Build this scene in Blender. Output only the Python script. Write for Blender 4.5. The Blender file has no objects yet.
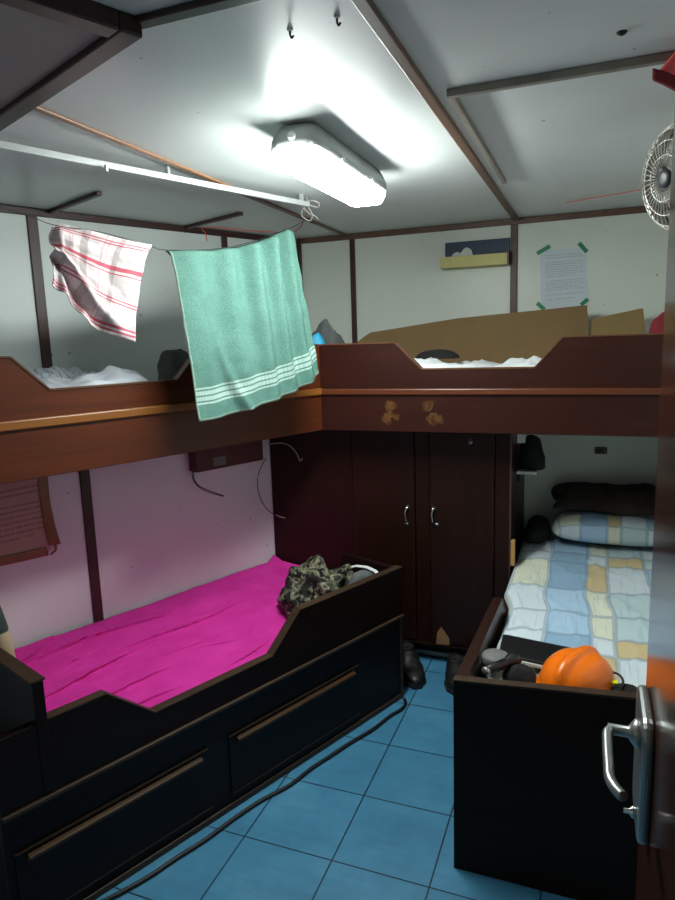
import bpy, bmesh, math, random
from mathutils import Vector, Matrix, noise

random.seed(4)
SC = bpy.context.scene
COL = SC.collection

# ------------------------------------------------------------------ frames
H = 1.58                                  # eye height of the photographer
F_PX, PITCH, ROLL, YAW = 654.85, 0.16694957, 0.03265886, 0.3745733
A = 0.7723108 - YAW                       # the ship's side runs at this angle to the cabin axis
CA, SA = math.cos(A), math.sin(A)
UVEC = Vector((SA, CA, 0)); NVEC = Vector((CA, -SA, 0))
YB = 3.60                                 # back wall
N_UP, N_LOW = -2.898, -2.555               # hull side: upper plating, thicker lining below
ZC = 2.162                                # ceiling
X_R = 0.43                                # right wall


def FA(n, s, z):                          # hull-side frame -> world
    return Vector((n * CA + s * SA, -n * SA + s * CA, z))


def FW(x, y, z):
    return Vector((x, y, z))


def _cam_rows():
    cp, sp = math.cos(PITCH), math.sin(PITCH)
    m = Matrix(((1, 0, 0), (0, -sp, -cp), (0, cp, -sp)))
    cr, sr = math.cos(ROLL), math.sin(ROLL)
    r = Matrix(((cr, sr, 0), (-sr, cr, 0), (0, 0, 1))) @ m
    cb, sb = math.cos(YAW), math.sin(YAW)
    return r @ Matrix(((cb, sb, 0), (-sb, cb, 0), (0, 0, 1)))


CAM = _cam_rows()


def _ray(x, y):
    return CAM.transposed() @ Vector(((x - 337.5) / F_PX, (y - 450) / F_PX, 1))


def at(x, y, nrm, c):                     # where a sight line meets a real plane of the cabin
    nrm = Vector(nrm); d = _ray(x, y); o = Vector((0, 0, H))
    return o + d * ((c - nrm.dot(o)) / nrm.dot(d))


def at_z(x, y, z): return at(x, y, (0, 0, 1), z)
def at_y(x, y, c): return at(x, y, (0, 1, 0), c)
def at_n(x, y, c): return at(x, y, NVEC, c)
def sn(P): return P.dot(UVEC), P.dot(NVEC)


def fbm(p, o=4):
    return noise.fractal(Vector(p), 1.0, 2.0, o, noise_basis='PERLIN_ORIGINAL')


# ------------------------------------------------------------------ materials
def lin(c):
    def f(v):
        v /= 255.0
        return v / 12.92 if v <= 0.04045 else ((v + 0.055) / 1.055) ** 2.4
    return (f(c[0]), f(c[1]), f(c[2]), 1.0)


class NT:
    def __init__(self, name, rough=0.5, metal=0.0, spec=0.5):
        self.m = bpy.data.materials.new(name); self.m.use_nodes = True
        self.t = self.m.node_tree; self.n = self.t.nodes
        self.b = self.n['Principled BSDF']
        self.b.inputs['Roughness'].default_value = rough
        self.b.inputs['Metallic'].default_value = metal
        self.b.inputs['Specular IOR Level'].default_value = spec

    def link(self, a, b): self.t.links.new(a, b)

    def coord(self, kind='Object', scale=(1, 1, 1), rot=(0, 0, 0), loc=(0, 0, 0)):
        c = self.n.new('ShaderNodeTexCoord'); mp = self.n.new('ShaderNodeMapping')
        mp.inputs['Scale'].default_value = scale; mp.inputs['Rotation'].default_value = rot
        mp.inputs['Location'].default_value = loc
        self.link(c.outputs[kind], mp.inputs[0]); return mp.outputs[0]

    def noise(self, vec, scale=5, detail=4, rough=0.55, dist=0.0):
        t = self.n.new('ShaderNodeTexNoise'); self.link(vec, t.inputs['Vector'])
        t.inputs['Scale'].default_value = scale; t.inputs['Detail'].default_value = detail
        t.inputs['Roughness'].default_value = rough; t.inputs['Distortion'].default_value = dist
        return t.outputs[0]

    def ramp(self, fac, stops, interp='LINEAR'):
        r = self.n.new('ShaderNodeValToRGB'); r.color_ramp.interpolation = interp
        e = r.color_ramp.elements
        while len(e) > 1: e.remove(e[-1])
        e[0].position, e[0].color = stops[0]
        for p, c in stops[1:]:
            k = e.new(p); k.color = c
        self.link(fac, r.inputs[0]); return r.outputs[0]

    def math(self, op, a, b=None):
        m = self.n.new('ShaderNodeMath'); m.operation = op
        for i, v in enumerate((a, b)):
            if v is None: continue
            if isinstance(v, (int, float)): m.inputs[i].default_value = v
            else: self.link(v, m.inputs[i])
        return m.outputs[0]

    def mix(self, fac, a, b, mode='MIX'):
        m = self.n.new('ShaderNodeMix'); m.data_type = 'RGBA'; m.blend_type = mode
        for s, v in ((m.inputs[0], fac), (m.inputs[6], a), (m.inputs[7], b)):
            if isinstance(v, (int, float)): s.default_value = v
            elif isinstance(v, tuple): s.default_value = v
            else: self.link(v, s)
        return m.outputs[2]

    def sep(self, vec):
        s = self.n.new('ShaderNodeSeparateXYZ'); self.link(vec, s.inputs[0]); return s.outputs

    def band(self, t, lo, hi):            # 1 where lo < t < hi
        return self.math('MULTIPLY', self.math('GREATER_THAN', t, lo), self.math('LESS_THAN', t, hi))

    def base(self, v):
        if isinstance(v, tuple): self.b.inputs['Base Color'].default_value = v
        else: self.link(v, self.b.inputs['Base Color'])

    def bump(self, h, strength=0.2, dist=0.01):
        b = self.n.new('ShaderNodeBump'); b.inputs['Strength'].default_value = strength
        b.inputs['Distance'].default_value = dist
        self.link(h, b.inputs['Height']); self.link(b.outputs[0], self.b.inputs['Normal'])


def plain(name, rgb, rough=0.6, metal=0.0, var=0.12, scale=14, spec=0.5, bump=0.0):
    k = NT(name, rough, metal, spec); c = lin(rgb)
    v = k.noise(k.coord(), scale, 5)
    d = tuple(x * (1 - var) for x in c[:3]) + (1,); e = tuple(min(1, x * (1 + var)) for x in c[:3]) + (1,)
    k.base(k.ramp(v, [(0.3, d), (0.7, e)]))
    if bump: k.bump(v, bump)
    return k.m


def wood(name, dark, light, rough, axis, rot=0.0, spec=0.5, stain=None):
    k = NT(name, rough, 0, spec)
    sc = {'x': (1.2, 22, 22), 'y': (22, 1.2, 22), 'z': (22, 22, 1.2)}[axis]
    c = k.coord('Object', (1, 1, 1), (0, 0, rot))
    mp = k.n.new('ShaderNodeMapping'); mp.inputs['Scale'].default_value = sc; k.link(c, mp.inputs[0])
    g = k.noise(mp.outputs[0], 2.0, 6, 0.6, 0.4)
    col = k.ramp(g, [(0.25, lin(dark)), (0.75, lin(light))])
    w = k.noise(c, 3.0, 3)
    col = k.mix(k.ramp(w, [(0.35, (0, 0, 0, 1)), (0.75, (0.45, 0.45, 0.45, 1))]), col, lin(dark))
    if stain:
        col = stain(k, col)
    k.base(col); k.bump(g, 0.06, 0.004)
    return k.m


MAT = {}
M = MAT


def build_materials():
    # painted cabin panelling, a little grimy
    def paint(name, a, b, rough):
        k = NT(name, rough); c = k.coord()
        v = k.noise(c, 1.6, 5, 0.6)
        col = k.ramp(v, [(0.3, lin(a)), (0.7, lin(b))])
        sp = k.noise(c, 42, 2, 0.4)
        col = k.mix(k.ramp(sp, [(0.765, (0, 0, 0, 1)), (0.785, (0.75, 0.75, 0.75, 1))]), col, lin((70, 62, 52)))
        k.base(col); return k.m
    M['wall'] = paint('painted panel', (212, 219, 216), (222, 227, 224), 0.42)
    M['wall_aft'] = paint('painted aft panel', (212, 217, 206), (221, 225, 215), 0.42)
    M['wall_low'] = paint('painted lining', (220, 219, 222), (228, 226, 229), 0.5)
    M['ceiling'] = paint('ceiling paint', (205, 210, 208), (217, 221, 219), 0.38)
    # blue painted tiles
    k = NT('blue floor tiles', 0.42)
    c = k.coord('Object'); x, y, z = k.sep(c)
    fx = k.math('FRACT', k.math('DIVIDE', k.math('ADD', x, 1.0128 + 3.05), 0.305))
    fy = k.math('FRACT', k.math('DIVIDE', k.math('ADD', y, -1.6163 + 3.05), 0.3065))
    g = k.math('MAXIMUM', k.math('LESS_THAN', fx, 0.016), k.math('LESS_THAN', fy, 0.016))
    v = k.noise(c, 4.5, 6, 0.65); w = k.noise(k.coord('Object', (1, 14, 1), (0, 0, 0.5)), 2.5, 4)
    col = k.ramp(v, [(0.28, lin((62, 124, 158))), (0.55, lin((76, 142, 178))), (0.8, lin((98, 158, 188)))])
    col = k.mix(k.ramp(w, [(0.45, (0, 0, 0, 1)), (0.8, (0.35, 0.35, 0.35, 1))]), col, lin((56, 110, 140)))
    ix = k.math('FLOOR', k.math('DIVIDE', k.math('ADD', x, 1.0128 + 3.05), 0.305))
    iy = k.math('FLOOR', k.math('DIVIDE', k.math('ADD', y, -1.6163 + 3.05), 0.3065))
    wn = k.n.new('ShaderNodeTexWhiteNoise'); wn.noise_dimensions = '2D'
    cb = k.n.new('ShaderNodeCombineXYZ'); k.link(ix, cb.inputs[0]); k.link(iy, cb.inputs[1]); k.link(cb.outputs[0], wn.inputs[0])
    col = k.mix(k.math('MULTIPLY', wn.outputs[0], 0.22), col, lin((60, 114, 148)))
    col = k.mix(g, col, lin((14, 40, 58)))
    k.base(col); k.bump(k.math('SUBTRACT', 1.0, g), 0.3, 0.003); M['floor'] = k.m

    def marks(k, col):                    # old glue residue on the fascia of the aft bunk
        P = k.coord('Object'); n = k.noise(P, 38, 3, 0.6)
        x, y, z = k.sep(P)
        tot = None
        for cx, cz, r in MARKS:
            dx = k.math('SUBTRACT', x, cx); dz = k.math('SUBTRACT', z, cz)
            d = k.math('SQRT', k.math('ADD', k.math('MULTIPLY', dx, dx), k.math('MULTIPLY', dz, dz)))
            q = k.math('LESS_THAN', k.math('ADD', d, k.math('MULTIPLY', k.math('SUBTRACT', n, 0.5), 0.09)), r)
            tot = q if tot is None else k.math('MAXIMUM', tot, q)
        return k.mix(k.math('MULTIPLY', tot, k.ramp(n, [(0.4, (0.15, 0.15, 0.15, 1)), (0.62, (0.62, 0.62, 0.62, 1))])), col, lin((124, 88, 44)))
    MARKS = [(-0.438, 0.105, 0.026), (-0.450, 0.052, 0.030), (-0.413, 0.050, 0.018), (-0.262, 0.10, 0.022), (-0.246, 0.052, 0.030), (-0.217, 0.047, 0.020)]
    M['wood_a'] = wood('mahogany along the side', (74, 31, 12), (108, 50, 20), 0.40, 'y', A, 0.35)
    M['wood_c'] = wood('mahogany along the back', (42, 15, 9), (60, 24, 14), 0.38, 'x', 0, 0.35)
    M['wood_stain'] = wood('mahogany with glue marks', (42, 15, 9), (60, 24, 14), 0.38, 'x', 0, 0.35, marks)
    M['wood_v'] = wood('mahogany upright', (30, 14, 8), (46, 21, 12), 0.36, 'z', 0, 0.25)
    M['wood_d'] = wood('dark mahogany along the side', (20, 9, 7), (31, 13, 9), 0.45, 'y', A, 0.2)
    M['wood_dy'] = wood('dark mahogany fore and aft', (34, 17, 11), (54, 27, 18), 0.4, 'y', 0, 0.3)
    M['wood_dx'] = wood('dark mahogany athwart', (24, 13, 9), (36, 19, 13), 0.5, 'x', 0, 0.15)
    M['ledge'] = wood('worn honey wood', (126, 72, 26), (164, 104, 42), 0.35, 'y', A)
    M['ledge_c'] = wood('worn red wood', (78, 36, 18), (108, 56, 28), 0.35, 'x')
    M['edge'] = wood('worn wood edge', (84, 50, 30), (116, 74, 46), 0.4, 'y', A)
    M['edge_dark'] = wood('worn dark edge', (50, 36, 26), (74, 56, 42), 0.45, 'y', A, 0.3)
    M['pull'] = wood('dark drawer pull', (58, 38, 20), (84, 56, 30), 0.45, 'y', A, 0.3)
    M['batten'] = wood('brown batten', (62, 40, 30), (88, 58, 44), 0.45, 'z')
    M['batten_c'] = wood('brown batten flat', (78, 52, 40), (120, 88, 70), 0.45, 'y')
    M['batten_dark'] = wood('dark batten', (50, 28, 24), (72, 42, 36), 0.45, 'z')
    M['orange_strip'] = wood('orange varnished strip', (138, 96, 68), (168, 122, 90), 0.4, 'y')
    M['panel_frame'] = wood('dark frame', (38, 22, 18), (54, 32, 26), 0.4, 'x')
    M['panel_grey'] = plain('grey hatch board', (150, 143, 140), 0.6, var=0.06, scale=4)
    M['raw_wood'] = plain('raw pale wood', (190, 140, 84), 0.7)
    M['door'] = wood('varnished door', (66, 34, 22), (92, 50, 34), 0.16, 'z', 0, 0.6)
    M['steel'] = plain('brushed steel', (176, 178, 176), 0.34, 0.85, 0.06, 30)
    M['chrome'] = plain('chrome', (205, 205, 200), 0.18, 1.0, 0.05)
    M['alu'] = plain('aluminium rail', (206, 210, 208), 0.35, 0.5, 0.05)
    M['rail_grey'] = plain('weathered grey rail', (140, 132, 122), 0.45, 0.25, 0.2, 20)
    M['white_plastic'] = plain('white plastic', (214, 216, 210), 0.4, var=0.04)
    M['casing'] = plain('lamp casing', (150, 156, 154), 0.5, var=0.05)
    M['black'] = plain('black plastic', (20, 20, 22), 0.4, var=0.2)
    M['black_cloth'] = plain('black cloth', (20, 20, 23), 0.9, var=0.3, bump=0.2)
    M['rubber'] = plain('black rubber hose', (18, 18, 20), 0.5)
    M['grey_cord'] = plain('grey cord', (176, 172, 166), 0.5)
    M['pink_cord'] = plain('orange cord', (214, 96, 84), 0.7)
    M['red_box'] = plain('maroon box', (84, 30, 30), 0.5, var=0.2)
    M['socket'] = plain('socket brown', (70, 62, 46), 0.5)
    M['cardboard'] = plain('cardboard', (122, 97, 62), 0.85, var=0.08, scale=5)
    M['cardboard_light'] = plain('light cardboard', (138, 114, 72), 0.85, var=0.07, scale=6)
    M['blue_board'] = plain('navy board', (46, 60, 84), 0.55, var=0.3, scale=25)
    M['yellow_wood'] = plain('pale yellow wood', (206, 196, 128), 0.6, var=0.06)
    M['tissue'] = plain('tissue', (222, 222, 216), 0.9, var=0.03)
    M['green_tape'] = plain('green tape', (14, 128, 84), 0.4, var=0.06)
    M['brown_tape'] = plain('brown tape', (142, 92, 66), 0.35, var=0.18, scale=9)
    M['scrap'] = plain('old brown paper', (150, 106, 70), 0.6, var=0.3, scale=16)
    M['grey_cloth'] = plain('grey cloth', (88, 92, 92), 0.9, var=0.35, scale=11, bump=0.2)
    M['dark_cloth'] = plain('dark brown blanket', (52, 42, 38), 0.95, var=0.3, scale=18, bump=0.3)
    M['cyan_cloth'] = plain('bright blue nylon', (36, 160, 202), 0.55, var=0.12)
    M['white_sheet'] = plain('white sheet', (214, 216, 218), 0.9, var=0.08, scale=6, bump=0.2)
    M['red_cloth'] = plain('coral red cloth', (255, 104, 106), 0.9, var=0.1, bump=0.2)
    M['maroon_cloth'] = plain('maroon cloth', (118, 30, 40), 0.9, var=0.2, bump=0.2)
    M['mattress'] = plain('mattress ticking', (196, 196, 198), 0.9, var=0.05)
    M['green_cushion'] = plain('dark green cloth', (44, 60, 52), 0.9, var=0.15)
    M['beige_cushion'] = plain('beige cloth', (178, 164, 128), 0.9, var=0.1)
    M['helmet'] = plain('orange helmet shell', (255, 120, 14), 0.28, var=0.02)
    M['helmet_in'] = plain('black harness', (28, 26, 26), 0.7)
    M['yellow'] = plain('yellow tag', (226, 226, 40), 0.5)
    M['grey_lid'] = plain('grey plastic', (112, 112, 110), 0.6, var=0.05)
    M['shoe'] = plain('black leather', (26, 25, 26), 0.42, var=0.2)
    M['shoe_sole'] = plain('shoe sole', (20, 19, 20), 0.7)
    M['glass_lens'] = plain('torch lens', (190, 200, 206), 0.08, 0.6)
    M['fan_metal'] = plain('fan wire', (190, 186, 176), 0.4, 0.5)
    M['fan_blade'] = plain('fan blade', (58, 62, 62), 0.4)
    M['kick'] = plain('grey floor strip', (205, 210, 210), 0.6, var=0.2)
    M['hole'] = plain('rust hole', (36, 28, 24), 0.8)
    # lamp
    k = NT('lit diffuser', 0.4); k.base((1, 1, 1, 1))
    k.b.inputs['Emission Color'].default_value = (0.92, 1.0, 0.965, 1)
    k.b.inputs['Emission Strength'].default_value = LAMP
    M['diffuser'] = k.m
    # pink sheet
    k = NT('magenta sheet', 0.85, 0, 0.25)
    v = k.noise(k.coord(), 9, 5)
    k.base(k.ramp(v, [(0.3, lin((206, 40, 148))), (0.7, lin((222, 54, 164)))]))
    wv = k.noise(k.coord('Object', (1, 1, 1)), 420, 1); k.bump(wv, 0.12, 0.001)
    M['pink'] = k.m
    # green towel (UV: u across, v down)
    k = NT('green terry', 0.95, 0, 0.2); uv = k.coord('UV'); u, v, _ = k.sep(uv)
    n = k.noise(k.coord('Object'), 260, 2, 0.6); n2 = k.noise(k.coord('Object'), 40, 5, 0.75)
    col = k.ramp(n, [(0.3, lin((70, 108, 98))), (0.7, lin((96, 133, 122)))])
    col = k.mix(k.ramp(n2, [(0.5, (0, 0, 0, 1)), (0.8, (0.4, 0.4, 0.4, 1))]), col, lin((54, 89, 79)))
    st = None
    for lo, hi in ((0.800, 0.812), (0.822, 0.846), (0.856, 0.880), (0.890, 0.902)):
        q = k.band(v, lo, hi); st = q if st is None else k.math('MAXIMUM', st, q)
    zig = k.math('FRACT', k.math('MULTIPLY', u, 46)); zig = k.math('ADD', 0.62, k.math('MULTIPLY', zig, 0.38))
    hem = k.math('MAXIMUM', k.math('LESS_THAN', u, 0.012), k.math('GREATER_THAN', v, 0.985))
    col = k.mix(k.math('MULTIPLY', st, zig), col, lin((164, 186, 178)))
    col = k.mix(k.math('MULTIPLY', hem, 0.6), col, lin((160, 180, 164)))
    k.base(col); k.bump(n, 0.6, 0.004); M['towel'] = k.m
    # red and grey check cloth
    k = NT('red check cotton', 0.9, 0, 0.2); u, v, _ = k.sep(k.coord('UV'))
    col = lin((226, 214, 214)); g = None; r = None
    for lo, hi in ((0.14, 0.19), (0.42, 0.50), (0.70, 0.75)):
        q = k.math('MULTIPLY', k.band(u, lo, hi), 0.45); g = q if g is None else k.math('MAXIMUM', g, q)
    for lo, hi in ((0.24, 0.30), (0.54, 0.60), (0.85, 0.9)):
        q = k.math('MULTIPLY', k.band(v, lo, hi), 0.22); g = k.math('MAXIMUM', g, q)
    for lo, hi in ((0.06, 0.075), (0.095, 0.11), (0.335, 0.375), (0.40, 0.41), (0.62, 0.635), (0.655, 0.67), (0.90, 0.925), (0.945, 0.965)):
        q = k.band(v, lo, hi); r = q if r is None else k.math('MAXIMUM', r, q)
    for lo, hi in ((0.29, 0.30), (0.325, 0.335), (0.60, 0.61), (0.635, 0.645)):
        r = k.math('MAXIMUM', r, k.math('MULTIPLY', k.band(u, lo, hi), 0.4))
    c2 = k.mix(g, col, lin((132, 112, 112))); c2 = k.mix(k.math('MULTIPLY', r, 0.85), c2, lin((196, 52, 84)))
    k.base(c2); M['check'] = k.m
    # blue/white/yellow patchwork sheet on the right bunk
    def patch(name, px, py, ox, oy, dim=1.0):
        k = NT(name, 0.9, 0, 0.2); P = k.coord('UV', (1, 1, 1), (0, 0, 0), (ox, oy, 0)); x, y, _ = k.sep(P)
        wob = k.math('MULTIPLY', k.math('SUBTRACT', k.noise(k.coord('UV', (1, 1, 1)), 5, 2), 0.5), 0.03)
        fx = k.math('FRACT', k.math('DIVIDE', k.math('ADD', x, wob), px)); fy = k.math('FRACT', k.math('DIVIDE', k.math('ADD', y, wob), py))
        W = lin((206, 216, 222)); B = lin((142, 172, 198)); L = lin((170, 198, 222)); Y = lin((204, 184, 142)); P2 = lin((216, 218, 200)); G = lin((186, 204, 208))
        r1 = k.ramp(fx, [(0, W), (0.16, P2), (0.34, B), (0.55, Y), (0.66, W), (0.86, L)], 'CONSTANT')
        r2 = k.ramp(fx, [(0, P2), (0.16, W), (0.34, L), (0.55, P2), (0.66, G), (0.86, W)], 'CONSTANT')
        r3 = k.ramp(fx, [(0, Y), (0.16, W), (0.34, B), (0.55, W), (0.66, Y), (0.86, G)], 'CONSTANT')
        m1 = k.ramp(fy, [(0, (0, 0, 0, 1)), (0.30, (1, 1, 1, 1)), (0.66, (0, 0, 0, 1))], 'CONSTANT')
        m2 = k.ramp(fy, [(0, (0, 0, 0, 1)), (0.66, (1, 1, 1, 1)), (0.80, (0, 0, 0, 1))], 'CONSTANT')
        col = k.mix(m1, r2, r1); col = k.mix(m2, col, r3)
        ln = None
        for lo in (0.155, 0.34, 0.55, 0.66, 0.86, 0.985):
            q = k.band(fx, lo - 0.012, lo + 0.012); ln = q if ln is None else k.math('MAXIMUM', ln, q)
        for lo in (0.02, 0.30, 0.66, 0.80):
            ln = k.math('MAXIMUM', ln, k.band(fy, lo - 0.014, lo + 0.014))
        col = k.mix(k.math('MULTIPLY', ln, 0.5), col, lin((122, 144, 164)))
        sx = k.noise(k.coord('UV', (40, 2, 1)), 3, 3)
        col = k.mix(k.ramp(sx, [(0.58, (0, 0, 0, 1)), (0.66, (0.28, 0.28, 0.28, 1))]), col, lin((110, 134, 158)))
        k.base(col); return k.m
    M['patch'] = patch('patchwork sheet', 0.62, 0.62, 0.06, 0.14)
    M['patch_pillow'] = patch('patchwork pillowcase', 1.0, 0.75, 0.1, 0.16)
    # striped sheets of the left upper bunk
    k = NT('blue lined sheet', 0.9, 0, 0.2); u, v, _ = k.sep(k.coord('UV'))
    s = k.math('LESS_THAN', k.math('FRACT', k.math('MULTIPLY', u, 26)), 0.22)
    s = k.math('MULTIPLY', s, k.band(v, 0.15, 0.62))
    k.base(k.mix(k.math('MULTIPLY', s, 0.7), lin((206, 210, 218)), lin((104, 110, 150)))); M['lined'] = k.m
    # camouflage
    k = NT('camouflage cotton', 0.85, 0, 0.2); P = k.coord()
    n1 = k.noise(P, 20, 3, 0.45, 0.9); n2 = k.noise(k.coord('Object', (1, 1, 1), (0, 0, 0), (3, 1, 2)), 24, 2, 0.4, 0.7)
    col = k.ramp(n1, [(0, lin((36, 38, 33))), (0.44, lin((92, 92, 76))), (0.53, lin((140, 136, 112))), (0.58, lin((66, 67, 57)))], 'CONSTANT')
    col = k.mix(k.math('GREATER_THAN', n2, 0.6), col, lin((22, 23, 21))); k.base(col); M['camo'] = k.m
    # printed sheets: rows of small illegible print
    def printed(name, paper, ink, rows, fade):
        k = NT(name, 0.7, 0, 0.3); P = k.coord('UV'); u, v, _ = k.sep(P)
        row = k.math('FLOOR', k.math('MULTIPLY', v, rows)); fr = k.math('FRACT', k.math('MULTIPLY', v, rows))
        cb = k.n.new('ShaderNodeCombineXYZ'); k.link(k.math('MULTIPLY', u, 16), cb.inputs[0]); k.link(k.math('MULTIPLY', row, 7.3), cb.inputs[1])
        wds = k.noise(cb.outputs[0], 2.6, 3, 0.6)
        wn = k.n.new('ShaderNodeTexWhiteNoise'); wn.noise_dimensions = '1D'; k.link(row, wn.inputs[1])
        ink_m = k.math('MULTIPLY', k.band(fr, 0.3, 0.68), k.math('GREATER_THAN', wds, 0.43))
        ink_m = k.math('MULTIPLY', ink_m, k.band(u, 0.1, 0.93)); ink_m = k.math('MULTIPLY', ink_m, k.band(v, 0.07, 0.86))
        ink_m = k.math('MULTIPLY', ink_m, k.math('LESS_THAN', u, k.math('ADD', 0.45, k.math('MULTIPLY', wn.outputs[0], 0.9))))
        ink_m = k.math('MULTIPLY', ink_m, k.math('GREATER_THAN', wn.outputs[0], 0.16))
        k.base(k.mix(k.math('MULTIPLY', ink_m, fade), lin(paper), lin(ink))); return k.m
    M['notice'] = printed('printed notice', (206, 213, 220), (100, 106, 118), 26, 0.36)
    M['old_notice'] = printed('aged notice', (186, 148, 140), (80, 60, 66), 15, 0.42)


LAMP = 85.0
build_materials()


# ------------------------------------------------------------------ mesh building
class MB:
    def __init__(self): self.v = []; self.f = []; self.uv = []; self.mi = []

    def face(self, idx, uv=None, mi=0):
        self.f.append(idx); self.uv.append(uv); self.mi.append(mi)

    def hexa(self, p, mi=0):              # 8 points: bottom ring 0-3, top ring 4-7
        b = len(self.v); self.v += [Vector(q) for q in p]
        for q in ((3, 2, 1, 0), (4, 5, 6, 7), (0, 1, 5, 4), (1, 2, 6, 5), (2, 3, 7, 6), (3, 0, 4, 7)):
            self.face(tuple(b + i for i in q), None, mi)
        return self

    def box(self, lo, hi, F=FW, mi=0):
        (a, b, c), (d, e, f) = lo, hi
        return self.hexa([F(a, b, c), F(d, b, c), F(d, e, c), F(a, e, c), F(a, b, f), F(d, b, f), F(d, e, f), F(a, e, f)], mi)

    def prism(self, pts, off, mi=0):      # closed polygon (world points) pushed along off
        b = len(self.v); n = len(pts); off = Vector(off)
        self.v += [Vector(p) for p in pts] + [Vector(p) + off for p in pts]
        self.face(tuple(range(b + n - 1, b - 1, -1)), None, mi); self.face(tuple(range(b + n, b + 2 * n)), None, mi)
        for i in range(n):
            j = (i + 1) % n; self.face((b + i, b + j, b + n + j, b + n + i), None, mi)
        return self

    def tube(self, path, r, seg=8, mi=0, smooth=4):
        P = [Vector(p) for p in path]
        if smooth and len(P) > 2:
            Q = []
            for i in range(len(P) - 1):
                p0 = P[max(i - 1, 0)]; p1 = P[i]; p2 = P[i + 1]; p3 = P[min(i + 2, len(P) - 1)]
                for k in range(smooth):
                    t = k / smooth
                    Q.append(0.5 * ((2 * p1) + (p2 - p0) * t + (2 * p0 - 5 * p1 + 4 * p2 - p3) * t * t + (3 * p1 - p0 - 3 * p2 + p3) * t ** 3))
            P = Q + [P[-1]]
        b = len(self.v); up = Vector((0.13, 0.27, 0.95))
        rr = r if callable(r) else (lambda t: r)
        for i, p in enumerate(P):
            d = (P[min(i + 1, len(P) - 1)] - P[max(i - 1, 0)]).normalized()
            x = d.cross(up)
            if x.length < 1e-3: x = d.cross(Vector((1, 0, 0)))
            x.normalize(); y = d.cross(x); up = -y if False else up
            q = rr(i / max(1, len(P) - 1))
            for k in range(seg):
                a = 2 * math.pi * k / seg; self.v.append(p + x * (q * math.cos(a)) + y * (q * math.sin(a)))
        for i in range(len(P) - 1):
            for k in range(seg):
                k2 = (k + 1) % seg
                self.face((b + i * seg + k, b + i * seg + k2, b + (i + 1) * seg + k2, b + (i + 1) * seg + k), None, mi)
        self.face(tuple(b + k for k in range(seg - 1, -1, -1)), None, mi)
        e = b + (len(P) - 1) * seg; self.face(tuple(e + k for k in range(seg)), None, mi)
        return self

    def lathe(self, prof, c, axis=(0, 0, 1), seg=24, mi=0):   # prof: (radius, height) pairs
        ax = Vector(axis).normalized(); c = Vector(c)
        x = ax.cross(Vector((0, 0, 1)))
        if x.length < 1e-3: x = Vector((1, 0, 0))
        x.normalize(); y = ax.cross(x); b = len(self.v)
        for r, hh in prof:
            for k in range(seg):
                a = 2 * math.pi * k / seg; self.v.append(c + ax * hh + x * (r * math.cos(a)) + y * (r * math.sin(a)))
        n = len(prof)
        for i in range(n - 1):
            for k in range(seg):
                k2 = (k + 1) % seg
                self.face((b + i * seg + k, b + i * seg + k2, b + (i + 1) * seg + k2, b + (i + 1) * seg + k), None, mi)
        self.face(tuple(b + k for k in range(seg - 1, -1, -1)), None, mi)
        self.face(tuple(b + (n - 1) * seg + k for k in range(seg)), None, mi)
        return self

    def grid(self, fn, nu, nv, mi=0, flip=False):
        b = len(self.v)
        for j in range(nv + 1):
            for i in range(nu + 1):
                self.v.append(Vector(fn(i / nu, j / nv)))
        for j in range(nv):
            for i in range(nu):
                q = (b + j * (nu + 1) + i, b + j * (nu + 1) + i + 1, b + (j + 1) * (nu + 1) + i + 1, b + (j + 1) * (nu + 1) + i)
                t = ((i / nu, j / nv), ((i + 1) / nu, j / nv), ((i + 1) / nu, (j + 1) / nv), (i / nu, (j + 1) / nv))
                if flip: q, t = q[::-1], t[::-1]
                self.face(q, t, mi)
        return self


def empty(name, loc):
    o = bpy.data.objects.new(name, None); o.location = loc; o.empty_display_size = 0.05; COL.objects.link(o); return o


def make(name, mb, mat, parent=None, bevel=0.0, smooth=False, solid=0.0, sub=0, weld=False):
    vs = mb.v
    lo = Vector([min(v[i] for v in vs) for i in range(3)]); hi = Vector([max(v[i] for v in vs) for i in range(3)])
    if parent is None: org = Vector(((lo.x + hi.x) / 2, (lo.y + hi.y) / 2, lo.z))
    else:
        org = Vector(); p = parent
        while p is not None: org = org + p.location; p = p.parent
    me = bpy.data.meshes.new(name)
    me.from_pydata([v - org for v in vs], [], mb.f)
    if any(u is not None for u in mb.uv):
        l = me.uv_layers.new(name='UVMap'); k = 0
        for q, u in zip(mb.f, mb.uv):
            for i in range(len(q)):
                l.data[k].uv = u[i] if u else (0, 0); k += 1
    for m in (mat if isinstance(mat, (list, tuple)) else [mat]): me.materials.append(MAT[m])
    for p, m in zip(me.polygons, mb.mi): p.material_index = m; p.use_smooth = smooth
    bm = bmesh.new(); bm.from_mesh(me)
    if weld: bmesh.ops.remove_doubles(bm, verts=bm.verts, dist=1e-5)
    bmesh.ops.recalc_face_normals(bm, faces=bm.faces); bm.to_mesh(me); bm.free()
    o = bpy.data.objects.new(name, me); COL.objects.link(o)
    if parent is None: o.location = org
    else: o.parent = parent
    if solid:
        m = o.modifiers.new('thickness', 'SOLIDIFY'); m.thickness = solid; m.offset = 0
    if bevel:
        m = o.modifiers.new('bevel', 'BEVEL'); m.width = bevel; m.segments = 2; m.limit_method = 'ANGLE'
    if sub:
        m = o.modifiers.new('sub', 'SUBSURF'); m.levels = sub; m.render_levels = sub
    return o


def tag(o, label, cat, group=None):
    o['label'] = label; o['category'] = cat
    if group: o['group'] = group
    return o


def struct(o):
    o['kind'] = 'structure'; return o


def thing(name, loc, label, cat, group=None):
    return tag(empty(name, loc), label, cat, group)


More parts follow.
